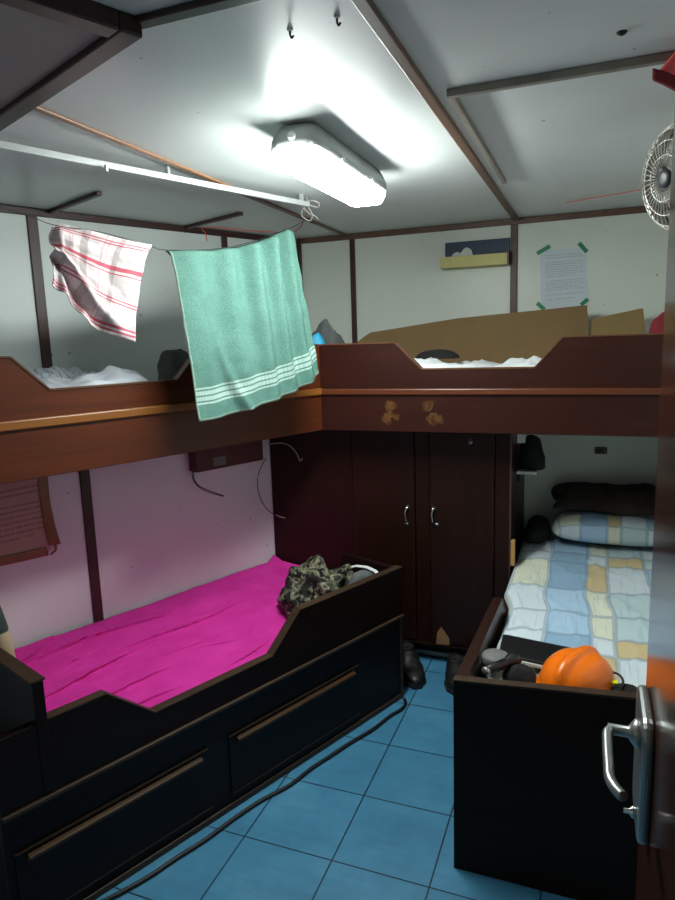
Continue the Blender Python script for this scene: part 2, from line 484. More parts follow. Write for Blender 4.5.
def poly_at(pl, t):                       # sample a polyline of Vectors by its own parameter
    t = min(max(t, 0), 1) * (len(pl) - 1); i = min(int(t), len(pl) - 2); f = t - i
    return pl[i].lerp(pl[i + 1], f)


# ------------------------------------------------------------------ the cabin
m = MB()
lx = lambda n, y: (n + y * SA) / CA       # x of the hull side at depth y
m.prism([FW(lx(N_UP, -0.9) - 0.1, -0.9, -0.05), FW(X_R + 0.1, -0.9, -0.05), FW(X_R + 0.1, YB + 0.1, -0.05), FW(lx(N_UP, YB + 0.1) - 0.1, YB + 0.1, -0.05)], (0, 0, 0.05))
fl = make('floor', m, 'floor')
# the tile pattern is laid out from the room's own origin
fl_me = fl.data
for v in fl_me.vertices: v.co += fl.location
fl.location = (0, 0, 0); struct(fl)
m = MB(); m.prism([FW(lx(N_UP, 0.02) - 0.1, -0.9, ZC), FW(X_R + 0.1, -0.9, ZC), FW(X_R + 0.1, YB + 0.1, ZC), FW(lx(N_UP, YB + 0.1) - 0.1, YB + 0.1, ZC)], (0, 0, 0.05))
struct(make('ceiling', m, 'ceiling'))
S_END = (YB + N_UP * SA) / CA
m = MB()
m.box((N_UP - 0.06, -1.2, 1.20), (N_UP, S_END + 0.1, ZC), FA, 0)
m.box((N_UP - 0.06, -1.2, 0.0), (N_LOW, S_END + 0.2, 1.20), FA, 1)
struct(make('wall_left', m, ['wall', 'wall_low']))
m = MB(); m.box((lx(N_UP, YB) - 0.05, YB, 0), (X_R + 0.06, YB + 0.06, ZC)); struct(make('wall_back', m, 'wall_aft'))
m = MB(); m.box((X_R, 0.1, 0), (X_R + 0.06, YB, ZC)); struct(make('wall_right', m, 'wall'))
m = MB(); m.box((lx(N_UP, 0.05), 0.02, 0), (-0.68, 0.09, ZC)); m.box((0.125, 0.02, 0), (X_R + 0.06, 0.09, ZC)); m.box((-0.68, 0.02, 2.06), (0.125, 0.09, ZC))
struct(make('wall_front', m, 'wall'))
# passage outside the doorway
m = MB(); m.box((-1.6, -0.95, 0), (X_R + 0.06, -0.9, ZC)); struct(make('wall_passage', m, 'wall'))

tn = [0]


def trim(mb, mat, bev=0.003):
    tn[0] += 1
    return struct(make('trim_%d' % tn[0], mb, mat, bevel=bev))


def strip(p0, p1, w, t, nrm, mat):        # a batten lying on a surface whose outward normal is nrm
    p0, p1, nrm = Vector(p0), Vector(p1), Vector(nrm).normalized()
    d = (p1 - p0).normalized(); s = d.cross(nrm).normalized() * (w / 2); o = nrm * t
    mb = MB(); mb.hexa([p0 - s, p0 + s, p1 + s, p1 - s, p0 - s + o, p0 + s + o, p1 + s + o, p1 - s + o])
    return trim(mb, mat)


dn = (0, 0, -1)
# battens on the walls
strip(FA(N_UP, 1.185, 1.20), FA(N_UP, 1.185, ZC), 0.044, 0.010, NVEC, 'batten_dark')
strip(FA(N_UP, 2.17, 1.20), FA(N_UP, 2.17, ZC), 0.036, 0.010, NVEC, 'batten_dark')
strip(FA(N_LOW, 1.147, 0.2), FA(N_LOW, 1.147, 1.20), 0.042, 0.010, NVEC, 'batten_dark')
strip(FW(-1.284, YB, 0.9), FW(-1.284, YB, ZC), 0.032, 0.010, (0, -1, 0), 'batten_dark')
strip(FW(-0.400, YB, 0.9), FW(-0.400, YB, ZC), 0.036, 0.010, (0, -1, 0), 'batten')
strip(FW(lx(N_UP, YB) + 0.02, YB, 1.2), FW(lx(N_UP, YB) + 0.02, YB, ZC), 0.030, 0.012, (0, -1, 0), 'batten_dark')
strip(FA(N_UP, -1.0, ZC - 0.016), FA(N_UP, S_END - 0.02, ZC - 0.016), 0.030, 0.012, NVEC, 'batten_dark')
strip(FW(lx(N_UP, YB) + 0.02, YB, ZC - 0.016), FW(X_R, YB, ZC - 0.016), 0.030, 0.012, (0, -1, 0), 'batten_c')
# battens under the ceiling
strip(FW(-0.392, 0.1, ZC), FW(-0.392, YB - 0.014, ZC), 0.028, 0.014, dn, 'batten_c')
strip(at_z(20, 99.5, ZC), at_z(232, 187, ZC), 0.022, 0.008, dn, 'orange_strip')
strip(at_z(234, 188.5, ZC), at_z(352, 237, ZC), 0.026, 0.010, dn, 'batten_c')
strip(FW(-0.80, 1.085, ZC), FW(0.1, 1.085, ZC), 0.03, 0.012, dn, 'panel_frame')
for s_ in (1.262, 1.935):                 # two stub battens running in from the hull side
    strip(FA(N_UP + 0.014, s_, ZC), FA(-2.44, s_, ZC), 0.022, 0.016, dn, 'batten_dark')

# framed hatch board hung just under the ceiling near the doorway
m = MB(); zt, zb = ZC, ZC - 0.034
n1, n0, s1, s0 = -1.135, -2.20, 0.698, -0.35
m.box((n0, s1 - 0.045, zb), (n1, s1, zt), FA); m.box((n0, s0, zb), (n1, s0 + 0.045, zt), FA)
m.box((n1 - 0.045, s0 + 0.045, zb), (n1, s1 - 0.045, zt), FA); m.box((n0, s0 + 0.045, zb), (n0 + 0.045, s1 - 0.045, zt), FA)
hp = thing('ceiling_hatch', FA((n0 + n1) / 2, (s0 + s1) / 2, zb), 'grey hatch board in a dark wooden frame on the ceiling near the doorway', 'hatch')
make('frame', m, 'panel_frame', hp, 0.004)
m = MB(); m.box((n0 + 0.045, s0 + 0.045, zb + 0.012), (n1 - 0.045, s1 - 0.045, zt), FA); make('panel', m, 'panel_grey', hp)

# ------------------------------------------------------------------ ceiling lamp
lx0, ly0, ly1, lw = -0.768, 1.690, 2.350, 0.069
lamp = thing('ceiling_lamp', FW(lx0, (ly0 + ly1) / 2, ZC), 'lit fluorescent ceiling lamp with white diffuser and grey casing', 'lamp')


def taper(y0, y1, z0, z1, w0, w1, inset0, inset1):   # rounded trough section swept along y
    mb = MB(); rings = []
    for k in range(4):
        t = k / 3.0; e = t * t
        rings.append((z0 + (z1 - z0) * t, w0 + (w1 - w0) * e, inset0 + (inset1 - inset0) * e))
    b = 0
    for z, w, i in rings:
        c = min(0.03, w * 0.4); Y0, Y1 = y0 + i, y1 - i
        for a, q in ((-w, Y0 + c), (-w + c * .3, Y0 + c * .3), (-w + c, Y0), (w - c, Y0), (w - c * .3, Y0 + c * .3), (w, Y0 + c), (w, Y1 - c), (w - c * .3, Y1 - c * .3), (w - c, Y1), (-w + c, Y1), (-w + c * .3, Y1 - c * .3), (-w, Y1 - c)):
            mb.v.append(FW(lx0 + a, q, z))
    for r in range(3):
        for k in range(12):
            k2 = (k + 1) % 12; mb.face((r * 12 + k, r * 12 + k2, (r + 1) * 12 + k2, (r + 1) * 12 + k))
    mb.face(tuple(range(11, -1, -1))); mb.face(tuple(range(36, 48)))
    return mb


make('casing', taper(ly0, ly1, ZC - 0.072, ZC - 0.008, lw + 0.006, lw * 0.78, 0.0, 0.03), 'casing', lamp, 0, True)
make('diffuser', taper(ly0 - 0.003, ly1 + 0.003, ZC - 0.074, ZC - 0.114, lw - 0.003, lw * 0.78, 0.0, 0.02), 'diffuser', lamp, 0, True)
m = MB(); m.lathe([(0.012, 0), (0.012, 0.010), (0.008, 0.014)], (lx0 - 0.0, ly0 + 0.012, ZC - 0.045), (0, -1, 0.2), 16); make('end_plug', m, 'white_plastic', lamp, 0, True)
for yy in (ly0 + 0.12, ly1 - 0.12):
    m = MB(); m.box((lx0 - 0.02, yy - 0.02, ZC - 0.014), (lx0 + 0.02, yy + 0.02, ZC)); make('mounting_foot', m, 'casing', lamp)
for yy in (ly0 + 0.18, ly1 - 0.2):
    m = MB(); m.box((lx0 + lw + 0.000, yy, ZC - 0.080), (lx0 + lw + 0.010, yy + 0.02, ZC - 0.062)); make('clip', m, 'white_plastic', lamp, 0.002)

# ------------------------------------------------------------------ curtain rails, lines, hooks
rl = thing('curtain_rail', FA(-2.02, 1.0, ZC - 0.03), 'long white aluminium curtain rail hanging above the left upper bunk', 'curtain rail')
RZ = ZC - 0.045
r0, r1 = at_z(-60, 137, RZ), at_z(309, 207, RZ)
dr = (r1 - r0).normalized(); sd = dr.cross(Vector((0, 0, 1))) * 0.006
m = MB(); o = Vector((0, 0, 0.02)); m.hexa([r0 - sd, r0 + sd, r1 + sd, r1 - sd, r0 - sd + o, r0 + sd + o, r1 + sd + o, r1 - sd + o]); make('rail', m, 'alu', rl, 0.002)
for t in (0.08, 0.5, 0.97):
    p = r0.lerp(r1, t); m = MB(); m.box((p.x - 0.007, p.y - 0.007, RZ + 0.02), (p.x + 0.007, p.y + 0.007, ZC)); make('bracket', m, 'alu', rl)
p = at_z(106, 166.5, RZ); m = MB(); m.box((p.x - 0.004, p.y - 0.005, RZ - 0.014), (p.x + 0.004, p.y + 0.005, RZ + 0.004)); make('glider', m, 'white_plastic', rl)

rr = thing('curtain_rail', FW(-0.1, 1.68, ZC - 0.02), 'grey weathered L-shaped curtain rail above the right bunk', 'curtain rail')
zz = ZC - 0.018
q0, q1, q2 = at_z(452, 99, zz), at_z(506, 184, zz), at_z(690, 53, zz)
m = MB(); m.box((q0.x - 0.007, q0.y, zz), (q0.x + 0.007, q1.y, ZC)); make('side_rail', m, 'rail_grey', rr, 0.002)
m = MB(); yr = q0.y
m.box((q0.x - 0.010, yr - 0.020, zz), (0.40, yr, ZC)); make('end_rail', m, 'rail_grey', rr, 0.002)

hk = at_z(308, 213, ZC - 0.06)
hook = thing('wire_hook', hk, 'bent wire hook with a pale cord knot at the rail end', 'hook')
m = MB(); e = Vector((hk.x, hk.y, ZC))
m.tube([e, e + Vector((0.0, 0, -0.03)), hk + Vector((0.02, 0, -0.01)), hk + Vector((0.0, 0.01, -0.03)), hk + Vector((-0.03, 0, -0.005)), hk + Vector((-0.02, 0, 0.02))], 0.0022, 6); make('wire', m, 'grey_cord', hook, 0, True)
m = MB(); m.tube([hk + Vector((0.01, 0.0, 0.03)), hk + Vector((0.04, 0.01, 0.02)), hk + Vector((0.05, 0, 0.035)), hk + Vector((0.02, -0.01, 0.045)), hk + Vector((-0.02, 0, 0.03)), hk + Vector((0.0, 0.01, 0.0)), hk + Vector((0.03, 0.01, -0.015)), hk + Vector((0.045, 0.0, -0.03))], 0.003, 6); make('knot', m, 'grey_cord', hook, 0, True)

N_LINE = -2.02
TOP = [at_n(x, y, N_LINE) for x, y in ((168, 250), (192, 250), (215, 249), (240, 246), (262, 240), (280, 232), (288, 228), (293, 229))]
BOT = [at_n(x, y, N_LINE + 0.035) for x, y in ((196, 421.5), (215, 419), (240, 411.5), (262, 404), (284, 396), (302, 387), (311, 381), (316, 373))]
LA, LB = at_n(-40, 196, N_LINE), at_n(0, 207, N_LINE)


def even(pl, k=40):                       # resample a polyline by arc length
    L = [0.0]
    for a, b in zip(pl[:-1], pl[1:]): L.append(L[-1] + (b - a).length)
    out = []
    for i in range(k + 1):
        t = L[-1] * i / k; j = 0
        while j < len(pl) - 2 and L[j + 1] < t: j += 1
        out.append(pl[j].lerp(pl[j + 1], (t - L[j]) / (L[j + 1] - L[j])))
    return out


TOP, BOT = even(TOP), even(BOT)
m = MB(); m.tube([FA(N_LINE, sn(LA)[0] - 0.30, ZC - 0.035), LA, LB, at_n(30, 216, N_LINE), at_n(54, 225, N_LINE), at_n(100, 232, N_LINE), at_n(150, 246, N_LINE), at_n(168, 250, N_LINE), at_n(230, 247, N_LINE), at_n(288, 229, N_LINE), hk + Vector((0, 0, -0.02))], 0.0012, 6)
tag(make('clothesline', m, 'rubber', None, 0, True), 'thin dark line carrying the check cloth and green towel', 'clothesline')
m = MB(); a_ = at_z(205, 227, ZC - 0.035); b_ = at_z(296, 231, ZC - 0.03)
m.tube([at_n(207, 241, sn(a_)[1]), at_n(206, 234, sn(a_)[1]), a_, a_.lerp(b_, 0.5) + Vector((0, 0, -0.008)), b_, Vector((hk.x, hk.y, ZC - 0.034))], 0.0022, 6)
tag(make('cord', m, 'pink_cord', None, 0, True), 'thin reddish cord strung below the ceiling behind the green towel', 'cord')
m = MB(); m.tube([at_z(566, 203, ZC - 0.006), at_z(604, 196, ZC - 0.012), at_z(641, 190, ZC - 0.02)], 0.002, 6)
tag(make('cord', m, 'pink_cord', None, 0, True), 'thin reddish cord running under the ceiling to the fan', 'cord')

for (x, y), lab in (((290, 29), 'small black screw hook in the ceiling, the one farther left'), ((337, 16), 'small black screw hook in the ceiling, nearer the long batten')):
    p = at_z(x, y, ZC); m = MB(); m.tube([p, p + Vector((0, 0, -0.010)), p + Vector((0.003, 0, -0.016)), p + Vector((0.007, 0, -0.012))], 0.0022, 6)
    h_ = thing('ceiling_hook', p, lab, 'hook'); make('shank', m, 'black', h_, 0, True)
    m = MB(); m.lathe([(0.006, 0), (0.006, 0.002), (0.003, 0.004)], p, (0, 0, -1), 12); make('plate', m, 'white_plastic', h_)
p = at_z(622, 32, ZC); m = MB(); m.lathe([(0.011, 0), (0.009, 0.003), (0.004, 0.006)], p, (0, 0, -1), 14)
tag(make('ceiling_grommet', m, 'hole', None, 0, True), 'small dark rusty grommet in the ceiling near the red cloth', 'grommet')

# ------------------------------------------------------------------ bunks: helper for boards with a cut-out
def board(F3, prof, zlow, t):             # F3(along, depth, z); prof: top outline left to right
    pts = [F3(prof[0][0], 0, zlow)] + [F3(a, 0, z) for a, z in prof] + [F3(prof[-1][0], 0, zlow)]
    off = F3(0, t, 0) - F3(0, 0, 0); mb = MB(); mb.prism(pts, off); return mb


def capping(F3, prof, t, hgt=0.006, over=0.003):
    mb = MB()
    for (a0, z0), (a1, z1) in zip(prof[:-1], prof[1:]):
        d = math.hypot(a1 - a0, z1 - z0); nx, nz = -(z1 - z0) / d * hgt, (a1 - a0) / d * hgt
        q = lambda a, dd, z: F3(a, dd, z)
        mb.hexa([q(a0, -over, z0), q(a1, -over, z1), q(a1, t + over, z1), q(a0, t + over, z0),
                 q(a0 + nx, -over, z0 + nz), q(a1 + nx, -over, z1 + nz), q(a1 + nx, t + over, z1 + nz), q(a0 + nx, t + over, z0 + nz)])
    return mb


# left upper bunk ---------------------------------------------------
NF = -2.16; YF = 2.79
S_J = (YF + NF * SA) / CA                 # where the two upper bunks meet
UL = lambda a, d, z: FA(NF - d, a, z)
bl = thing('upper_bunk', FA(NF - 0.4, 1.2, 1.18), 'mahogany upper bunk along the left wall behind the green towel', 'bunk')
prof = [(0.12, 1.557), (0.771, 1.557), (0.884, 1.446), (1.366, 1.446), (1.475, 1.557), (S_J, 1.557)]
make('front_board', board(UL, prof, 1.358, 0.026), 'wood_a', bl, 0.002)
make('edge_trim', capping(UL, prof, 0.026), 'edge', bl)
m = MB(); m.box((NF - 0.03, 0.12, 1.167), (NF + 0.004, S_J + 0.001, 1.340), FA); make('fascia', m, 'wood_a', bl, 0.003)
m = MB(); m.box((NF - 0.03, 0.12, 1.332), (NF + 0.016, S_J, 1.362), FA); make('ledge', m, 'ledge', bl, 0.004)
m = MB(); m.box((N_UP + 0.012, 0.12, 1.21), (NF - 0.03, S_J + 0.05, 1.235), FA); make('deck', m, 'wood_d', bl)
m = MB(); m.box((N_UP + 0.012, 0.09, 1.210), (NF, 0.12, 1.557), FA); make('end_board', m, 'wood_a', bl, 0.002)
m = MB(); P_ = FA(NF, S_J, 0); m.prism([FW(P_.x - 0.004, P_.y + 0.003, 1.168), FW(P_.x + 0.02, P_.y + 0.032, 1.168), FW(P_.x - 0.04, P_.y + 0.06, 1.168), FW(P_.x - 0.05, P_.y + 0.02, 1.168)], (0, 0, 0.386)); make('corner_post', m, 'wood_a', bl)

m = MB(); m.box((N_UP + 0.03, 0.16, 1.237), (NF - 0.05, S_J - 0.05, 1.405), FA)
tag(make('mattress', m, 'mattress', None, 0.03), 'pale mattress lying in the left upper bunk', 'mattress')


def sheet_fn(n0, n1, s0, s1, z, amp, sc, seed, F=FA, edge=0.03):
    def fn(u, v):
        s = s0 + (s1 - s0) * u; n = n0 + (n1 - n0) * v
        k = min(u, 1 - u, v, 1 - v); k = min(1, k / edge)
        w = fbm((s * sc + seed, n * sc, seed), 4); r = 1 - abs(fbm((s * sc * 0.6 - seed, n * sc * 1.5, seed * 2), 3)) * 2.2
        return F(n, s, z + 0.004 + k * amp * max(0, 0.55 + 0.6 * w + 0.5 * max(0, r - 0.55)))
    return fn


m = MB(); m.grid(sheet_fn(N_UP + 0.05, NF - 0.045, 0.55, 1.30, 1.409, 0.085, 5, 3.1), 60, 44)
tag(make('bed_sheet', m, 'lined', None, 0, True, 0.003), 'crumpled white sheet with blue lines on the left upper bunk', 'bed sheet')


def dome(c, rx, ry, hz, seed, F=FW, amp=0.25, sc=9, nu=44, nv=16, sq=2.4, ridge=0.5, ang=0.0):
    """A crumpled heap of cloth: closed, flat below."""
    mb = MB(); b = 0; ca, sa = math.cos(ang), math.sin(ang)
    for j in range(nv + 1):
        t = j / nv; ph = t * math.pi / 2
        for i in range(nu):
            a = 2 * math.pi * i / nu
            rr_ = math.cos(ph) ** 0.8 if j < nv else 0
            x = math.copysign(abs(math.cos(a)) ** (2 / sq), math.cos(a)) * rx * rr_
            y = math.copysign(abs(math.sin(a)) ** (2 / sq), math.sin(a)) * ry * rr_
            z = math.sin(ph) * hz
            w = fbm((x * sc + seed, y * sc - seed, z * sc + seed), 4)
            g = 1 - 2.4 * abs(fbm((x * sc * .7 + seed * 3, y * sc * .7, z * sc * .7 - seed), 3))
            k = 1 + amp * w + amp * ridge * g
            mb.v.append(F(c[0] + (x * ca - y * sa) * k, c[1] + (x * sa + y * ca) * k, c[2] + z * (k if j else 0)))
    for j in range(nv):
        for i in range(nu):
            i2 = (i + 1) % nu; mb.face((j * nu + i, j * nu + i2, (j + 1) * nu + i2, (j + 1) * nu + i), ((i / nu, j / nv), ((i + 1) / nu, j / nv), ((i + 1) / nu, (j + 1) / nv), (i / nu, (j + 1) / nv)))
    mb.face(tuple(range(nu - 1, -1, -1)))
    return mb


p = sn(at_n(170, 376, -2.5))
tag(make('garment', dome((-2.36, 1.50, 1.416), 0.08, 0.08, 0.13, 2.0, FA), 'grey_cloth', None, 0, True), 'dark grey garment heaped on the left upper bunk beside the towel', 'garment')
q = at_y(322, 338, 3.05)
tag(make('jacket', dome((at_y(326, 334, 3.12).x, 3.12, 1.405), 0.10, 0.09, 0.25, 5.0, FW, 0.2, 8), 'grey_cloth', None, 0, True), 'dark grey jacket bundled in the corner of the upper bunks', 'jacket')
tag(make('nylon_bag', dome((at_y(317, 340, 2.95).x, 2.95, 1.405), 0.055, 0.05, 0.20, 8.0, FW, 0.15, 8), 'cyan_cloth', None, 0, True), 'bright blue nylon bag in the corner of the upper bunks', 'bag')

# back upper bunk ---------------------------------------------------
UB = lambda a, d, z: FW(a, YF + d, z)
X_J = FA(NF, S_J, 0).x
bb = thing('upper_bunk', FW(-0.4, YF + 0.4, 1.18), 'mahogany upper bunk across the back wall with glue marks on its fascia', 'bunk')
prof = [(X_J + 0.001, 1.556), (-0.812, 1.556), (-0.695, 1.439), (-0.222, 1.439), (-0.118, 1.559), (X_R - 0.002, 1.559)]
make('front_board', board(UB, prof, 1.356, 0.026), 'wood_c', bb, 0.002)
make('edge_trim', capping(UB, prof, 0.026), 'edge', bb)
m = MB(); m.box((X_J - 0.0005, YF - 0.004, 1.167), (X_R - 0.002, YF + 0.03, 1.338)); make('fascia', m, 'wood_stain', bb, 0.003)
m = MB(); m.box((X_J - 0.0005, YF - 0.016, 1.332), (X_R - 0.002, YF + 0.03, 1.358)); make('ledge', m, 'ledge_c', bb, 0.004)
m = MB(); m.box((X_J + 0.03, YF + 0.03, 1.21), (X_R - 0.004, YB - 0.012, 1.235)); make('deck', m, 'wood_dx', bb)
m = MB(); m.box((-1.05, YF + 0.05, 1.237), (X_R - 0.03, YB - 0.03, 1.39))
tag(make('mattress', m, 'mattress', None, 0.03), 'pale mattress lying in the back upper bunk', 'mattress')
m = MB(); m.grid(sheet_fn(YF + 0.045, YB - 0.35, -0.80, 0.05, 1.402, 0.074, 6, 7.7, lambda n, s, z: FW(s, n, z)), 60, 36)
tag(make('bed_sheet', m, 'white_sheet', None, 0, True, 0.003), 'crumpled plain white sheet on the back upper bunk', 'bed sheet')
c_ = at_y(436, 352, YF + 0.30)
tag(make('cap', dome((c_.x, c_.y + 0.03, 1.476), 0.105, 0.08, 0.040, 3.0, FW, 0.08, 5), 'black_cloth', None, 0, True), 'flat black cap lying on the white sheet of the back bunk', 'cap')
YCB = 3.44
def card(pts, mat, lab, y0, lean):
    P = [at_y(x, y, y0) for x, y in pts]
    zb_ = 1.40
    bot = [FW(P[-1].x, y0 - lean, zb_), FW(P[0].x, y0 - lean, zb_)]
    poly = [FW(p.x, y0 + (p.z - 1.65) * 0.12, p.z) for p in P] + bot
    mb = MB(); mb.prism(poly, (0, 0.005, 0)); return tag(make('cardboard_sheet', mb, mat), lab, 'cardboard')
card([(358, 342), (364, 337), (371, 332.5), (414, 325.5), (456, 318.5), (500, 314), (545, 309.5), (587, 305), (588, 318)], 'cardboard', 'long brown cardboard sheet leaning on the back wall behind the bunk rail', YCB, 0.03)
card([(590, 322), (594, 318), (620, 313), (643, 308), (645, 325)], 'cardboard_light', 'short pale cardboard piece standing right of the long cardboard sheet', YCB + 0.03, 0.03)
c_ = at_y(656, 330, 3.1)
tag(make('garment', dome((c_.x + 0.05, 3.1, 1.394), 0.09, 0.10, 0.225, 1.0, FW, 0.2), 'maroon_cloth', None, 0, True), 'maroon garment bundled at the right end of the back upper bunk', 'garment')

# ------------------------------------------------------------------ things on the back wall
def wpt(x, y, off=0.0): return at_y(x, y, YB - off)
a, b = wpt(445, 243, 0.012), wpt(511, 257, 0.012)
ws = thing('ledge_shelf', FW((a.x + b.x) / 2, YB, b.z - 0.06), 'pale yellow ledge shelf with navy back board on the back wall', 'shelf')
m = MB(); m.box((a.x, YB - 0.012, b.z - 0.02), (b.x - 0.008, YB, a.z)); make('back_board', m, 'blue_board', ws, 0.002)
c, d = wpt(440, 257.5, 0.07), wpt(507, 263.5, 0.07)
m = MB(); m.box((c.x, YB - 0.07, d.z - 0.002), (d.x, YB - 0.062, c.z)); m.box((c.x, YB - 0.062, d.z - 0.002), (d.x, YB - 0.0, d.z + 0.008)); make('tray', m, 'yellow_wood', ws, 0.002)
m = MB(); m.box((d.x, YB - 0.066, d.z + 0.002), (d.x + 0.008, YB, c.z + 0.012)); make('end_piece', m, 'batten', ws)
p = wpt(462, 256, 0.04)
tag(make('tissue', dome((p.x, YB - 0.037, d.z + 0.0085), 0.052, 0.014, 0.068, 6.0, FW, 0.5, 16), 'tissue', None, 0, False), 'crumpled white tissue on the yellow wall shelf', 'tissue')

P4 = [wpt(x, y, 0.002) for x, y in ((540.5, 250.5), (586, 247.5), (588.5, 306), (541, 311))]
nt = thing('paper_notice', (P4[2] + P4[3]) / 2, 'printed white paper notice held by green tape on the back wall', 'notice')
m = MB(); m.grid(lambda u, v: P4[0].lerp(P4[1], u).lerp(P4[3].lerp(P4[2], u), v) + Vector((0, -0.001 * math.sin(u * 3), 0)), 8, 8); make('paper', m, 'notice', nt, 0, False, 0.0006)
for x0, y0, x1, y1 in ((537, 253.5, 550, 246), (579, 243, 587, 252), (537, 303, 544.5, 309.5), (581, 305, 588, 299)):
    p, q = wpt(x0, y0, 0.004), wpt(x1, y1, 0.004); dd = (q - p).normalized(); s = dd.cross(Vector((0, 1, 0))) * 0.010
    m = MB(); m.prism([p - s, q - s, q + s, p + s], (0, 0.0015, 0)); make('tape', m, 'green_tape', nt)

for k, (x, y) in enumerate(((595, 447),)):
    p, q = wpt(595, 447), wpt(607, 454)
    so = thing('power_socket', FW((p.x + q.x) / 2, YB, q.z), 'small dark socket on the back wall above the pillow', 'socket')
    m = MB(); m.box((p.x, YB - 0.012, q.z), (q.x, YB, p.z)); make('plate', m, 'socket', so, 0.002)
    m = MB(); m.box((p.x + 0.012, YB - 0.014, q.z + 0.008), (q.x - 0.02, YB - 0.011, p.z - 0.008)); make('insert', m, 'hole', so)

# ------------------------------------------------------------------ wardrobe under the back bunk
YL = 2.945; XL0, XL1 = -1.527, -0.331
wd = thing('wardrobe', FW(-0.95, YL, 0), 'dark mahogany wardrobe with two doors below the back upper bunk', 'wardrobe')
zt = 1.2095
m = MB()
m.box((XL0, YL, 0.085), (-1.083, YL + 0.022, zt)); m.box((-0.768, YL, 0.085), (-0.701, YL + 0.022, zt)); m.box((-0.399, YL, 0.085), (XL1, YL + 0.022, zt))
m.box((-1.083, YL, 0.085), (-0.768, YL + 0.022, 0.11)); m.box((-0.701, YL, 0.085), (-0.399, YL + 0.022, 0.11))
m.box((-1.083, YL, zt - 0.03), (-0.768, YL + 0.022, zt)); m.box((-0.701, YL, zt - 0.03), (-0.399, YL + 0.022, zt))
make('face_frame', m, 'wood_v', wd, 0.002)
m = MB(); m.box((XL1 - 0.02, YL + 0.022, 0.0), (XL1, YB - 0.001, zt)); make('side_panel', m, 'wood_v', wd)
m = MB(); m.box((XL0 + 0.1, YL + 0.03, 0.09), (XL1 - 0.02, YL + 0.045, zt)); make('back_panel', m, 'wood_v', wd)
m = MB(); m.box((XL0 + 0.06, YL + 0.10, 0.0), (XL1 - 0.02, YL + 0.12, 0.086)); m.box((XL0 + 0.06, YL + 0.022, 0.08), (XL1 - 0.02, YL + 0.12, 0.09)); make('plinth', m, 'wood_dx', wd)
m = MB(); m.box((-0.98, YL - 0.012, 0.095), (-0.39, YL + 0.01, 0.107)); make('bottom_lip', m, 'wood_dx', wd, 0.002)
m = MB(); m.box((XL1 - 0.004, YL - 0.004, 0.2), (XL1 + 0.004, YL + 0.014, zt)); make('corner_bead', m, 'batten', wd, 0.002)
for (x0, x1, hx, kx, hz, kz) in ((-1.080, -0.771, -0.807, -0.811, 0.782, 0.702), (-0.698, -0.402, -0.680, -0.666, 0.785, 0.708)):
    m = MB(); m.box((x0, YL - 0.010, 0.114), (x1, YL + 0.012, zt - 0.034)); dr_ = make('door', m, 'wood_v', wd, 0.004)
    yy = YL - 0.010
    m = MB(); m.lathe([(0.013, 0), (0.013, 0.004), (0.007, 0.008), (0.006, 0.02)], (hx, yy, hz), (0, -1, 0), 14)
    m.tube([(hx, yy - 0.02, hz), (hx - 0.004, yy - 0.025, hz - 0.02), (hx - 0.003, yy - 0.022, hz - 0.05), (hx, yy - 0.02, hz - 0.062)], 0.0045, 8); make('handle', m, 'chrome', dr_, 0, True)
    m = MB(); m.lathe([(0.010, 0), (0.010, 0.004), (0.005, 0.007)], (kx, yy, kz), (0, -1, 0), 14); make('lock', m, 'chrome', dr_, 0, True)
m = MB(); m.box((-0.90, YL + 0.075, 0.0), (-0.36, YL + 0.0995, 0.022)); make('floor_strip', m, 'kick', wd, 0.003)
p = at_y(470, 442, YL - 0.011); m = MB(); m.lathe([(0.013, 0), (0.012, 0.002), (0.005, 0.006), (0.003, 0.010)], p, (0, -1, 0), 12)
tag(make('sticky_hook', m, 'grey_lid', None, 0, True), 'small grey stick-on hook high on the right wardrobe door', 'hook')
P3 = [at_y(x, y, YL - 0.0135) for x, y in ((436, 635.5), (437, 624), (441, 618), (449, 630), (449.5, 636.5))]
mn = min(v.z for v in P3); P3 = [v + Vector((0, 0, 0.1085 - mn)) for v in P3]
m = MB(); m.prism(P3, (0, 0.003, 0))
tag(make('paper_scrap', m, 'scrap'), 'torn brown paper scrap standing at the foot of the wardrobe', 'paper')
p = at_y(514, 556, YL - 0.004); q = at_y(517.5, 541, YL - 0.004)
m = MB(); m.box((-0.3265, YL - 0.006, 0.537), (-0.309, YL + 0.02, q.z)); tag(make('wood_offcut', m, 'raw_wood', None, 0.002), 'raw pale wood offcut standing between wardrobe and right mattress', 'wood')

# small shelf with bag in the recess beside the wardrobe
y_s = 3.2
sh = thing('bracket_shelf', FW(-0.29, y_s, 0.915), 'small white shelf fixed to the wardrobe side below the back bunk', 'shelf')
m = MB(); m.box((XL1 + 0.0005, y_s - 0.01, 0.912), (-0.236, y_s + 0.14, 0.928)); make('board', m, 'white_plastic', sh, 0.002)
m = MB(); m.box((XL1 + 0.0005, y_s + 0.02, 0.87), (XL1 + 0.012, y_s + 0.09, 0.912)); make('bracket', m, 'black', sh)
tag(make('pouch', dome((-0.266, y_s + 0.07, 0.929), 0.055, 0.055, 0.16, 4.0, FW, 0.2), 'black_cloth', None, 0, True), 'black pouch sitting on the small white shelf', 'pouch')
a, b = at_y(515, 434, y_s), at_y(525, 443, y_s)
jb = thing('junction_box', FW((a.x + b.x) / 2 + 0.004, y_s, b.z), 'small cream junction box under the back bunk beside the wardrobe', 'junction box')
m = MB(); m.box((XL1 + 0.0005, y_s - 0.012, 1.065), (-0.294, y_s + 0.03, 1.125)); make('body', m, 'white_plastic', jb, 0.003)
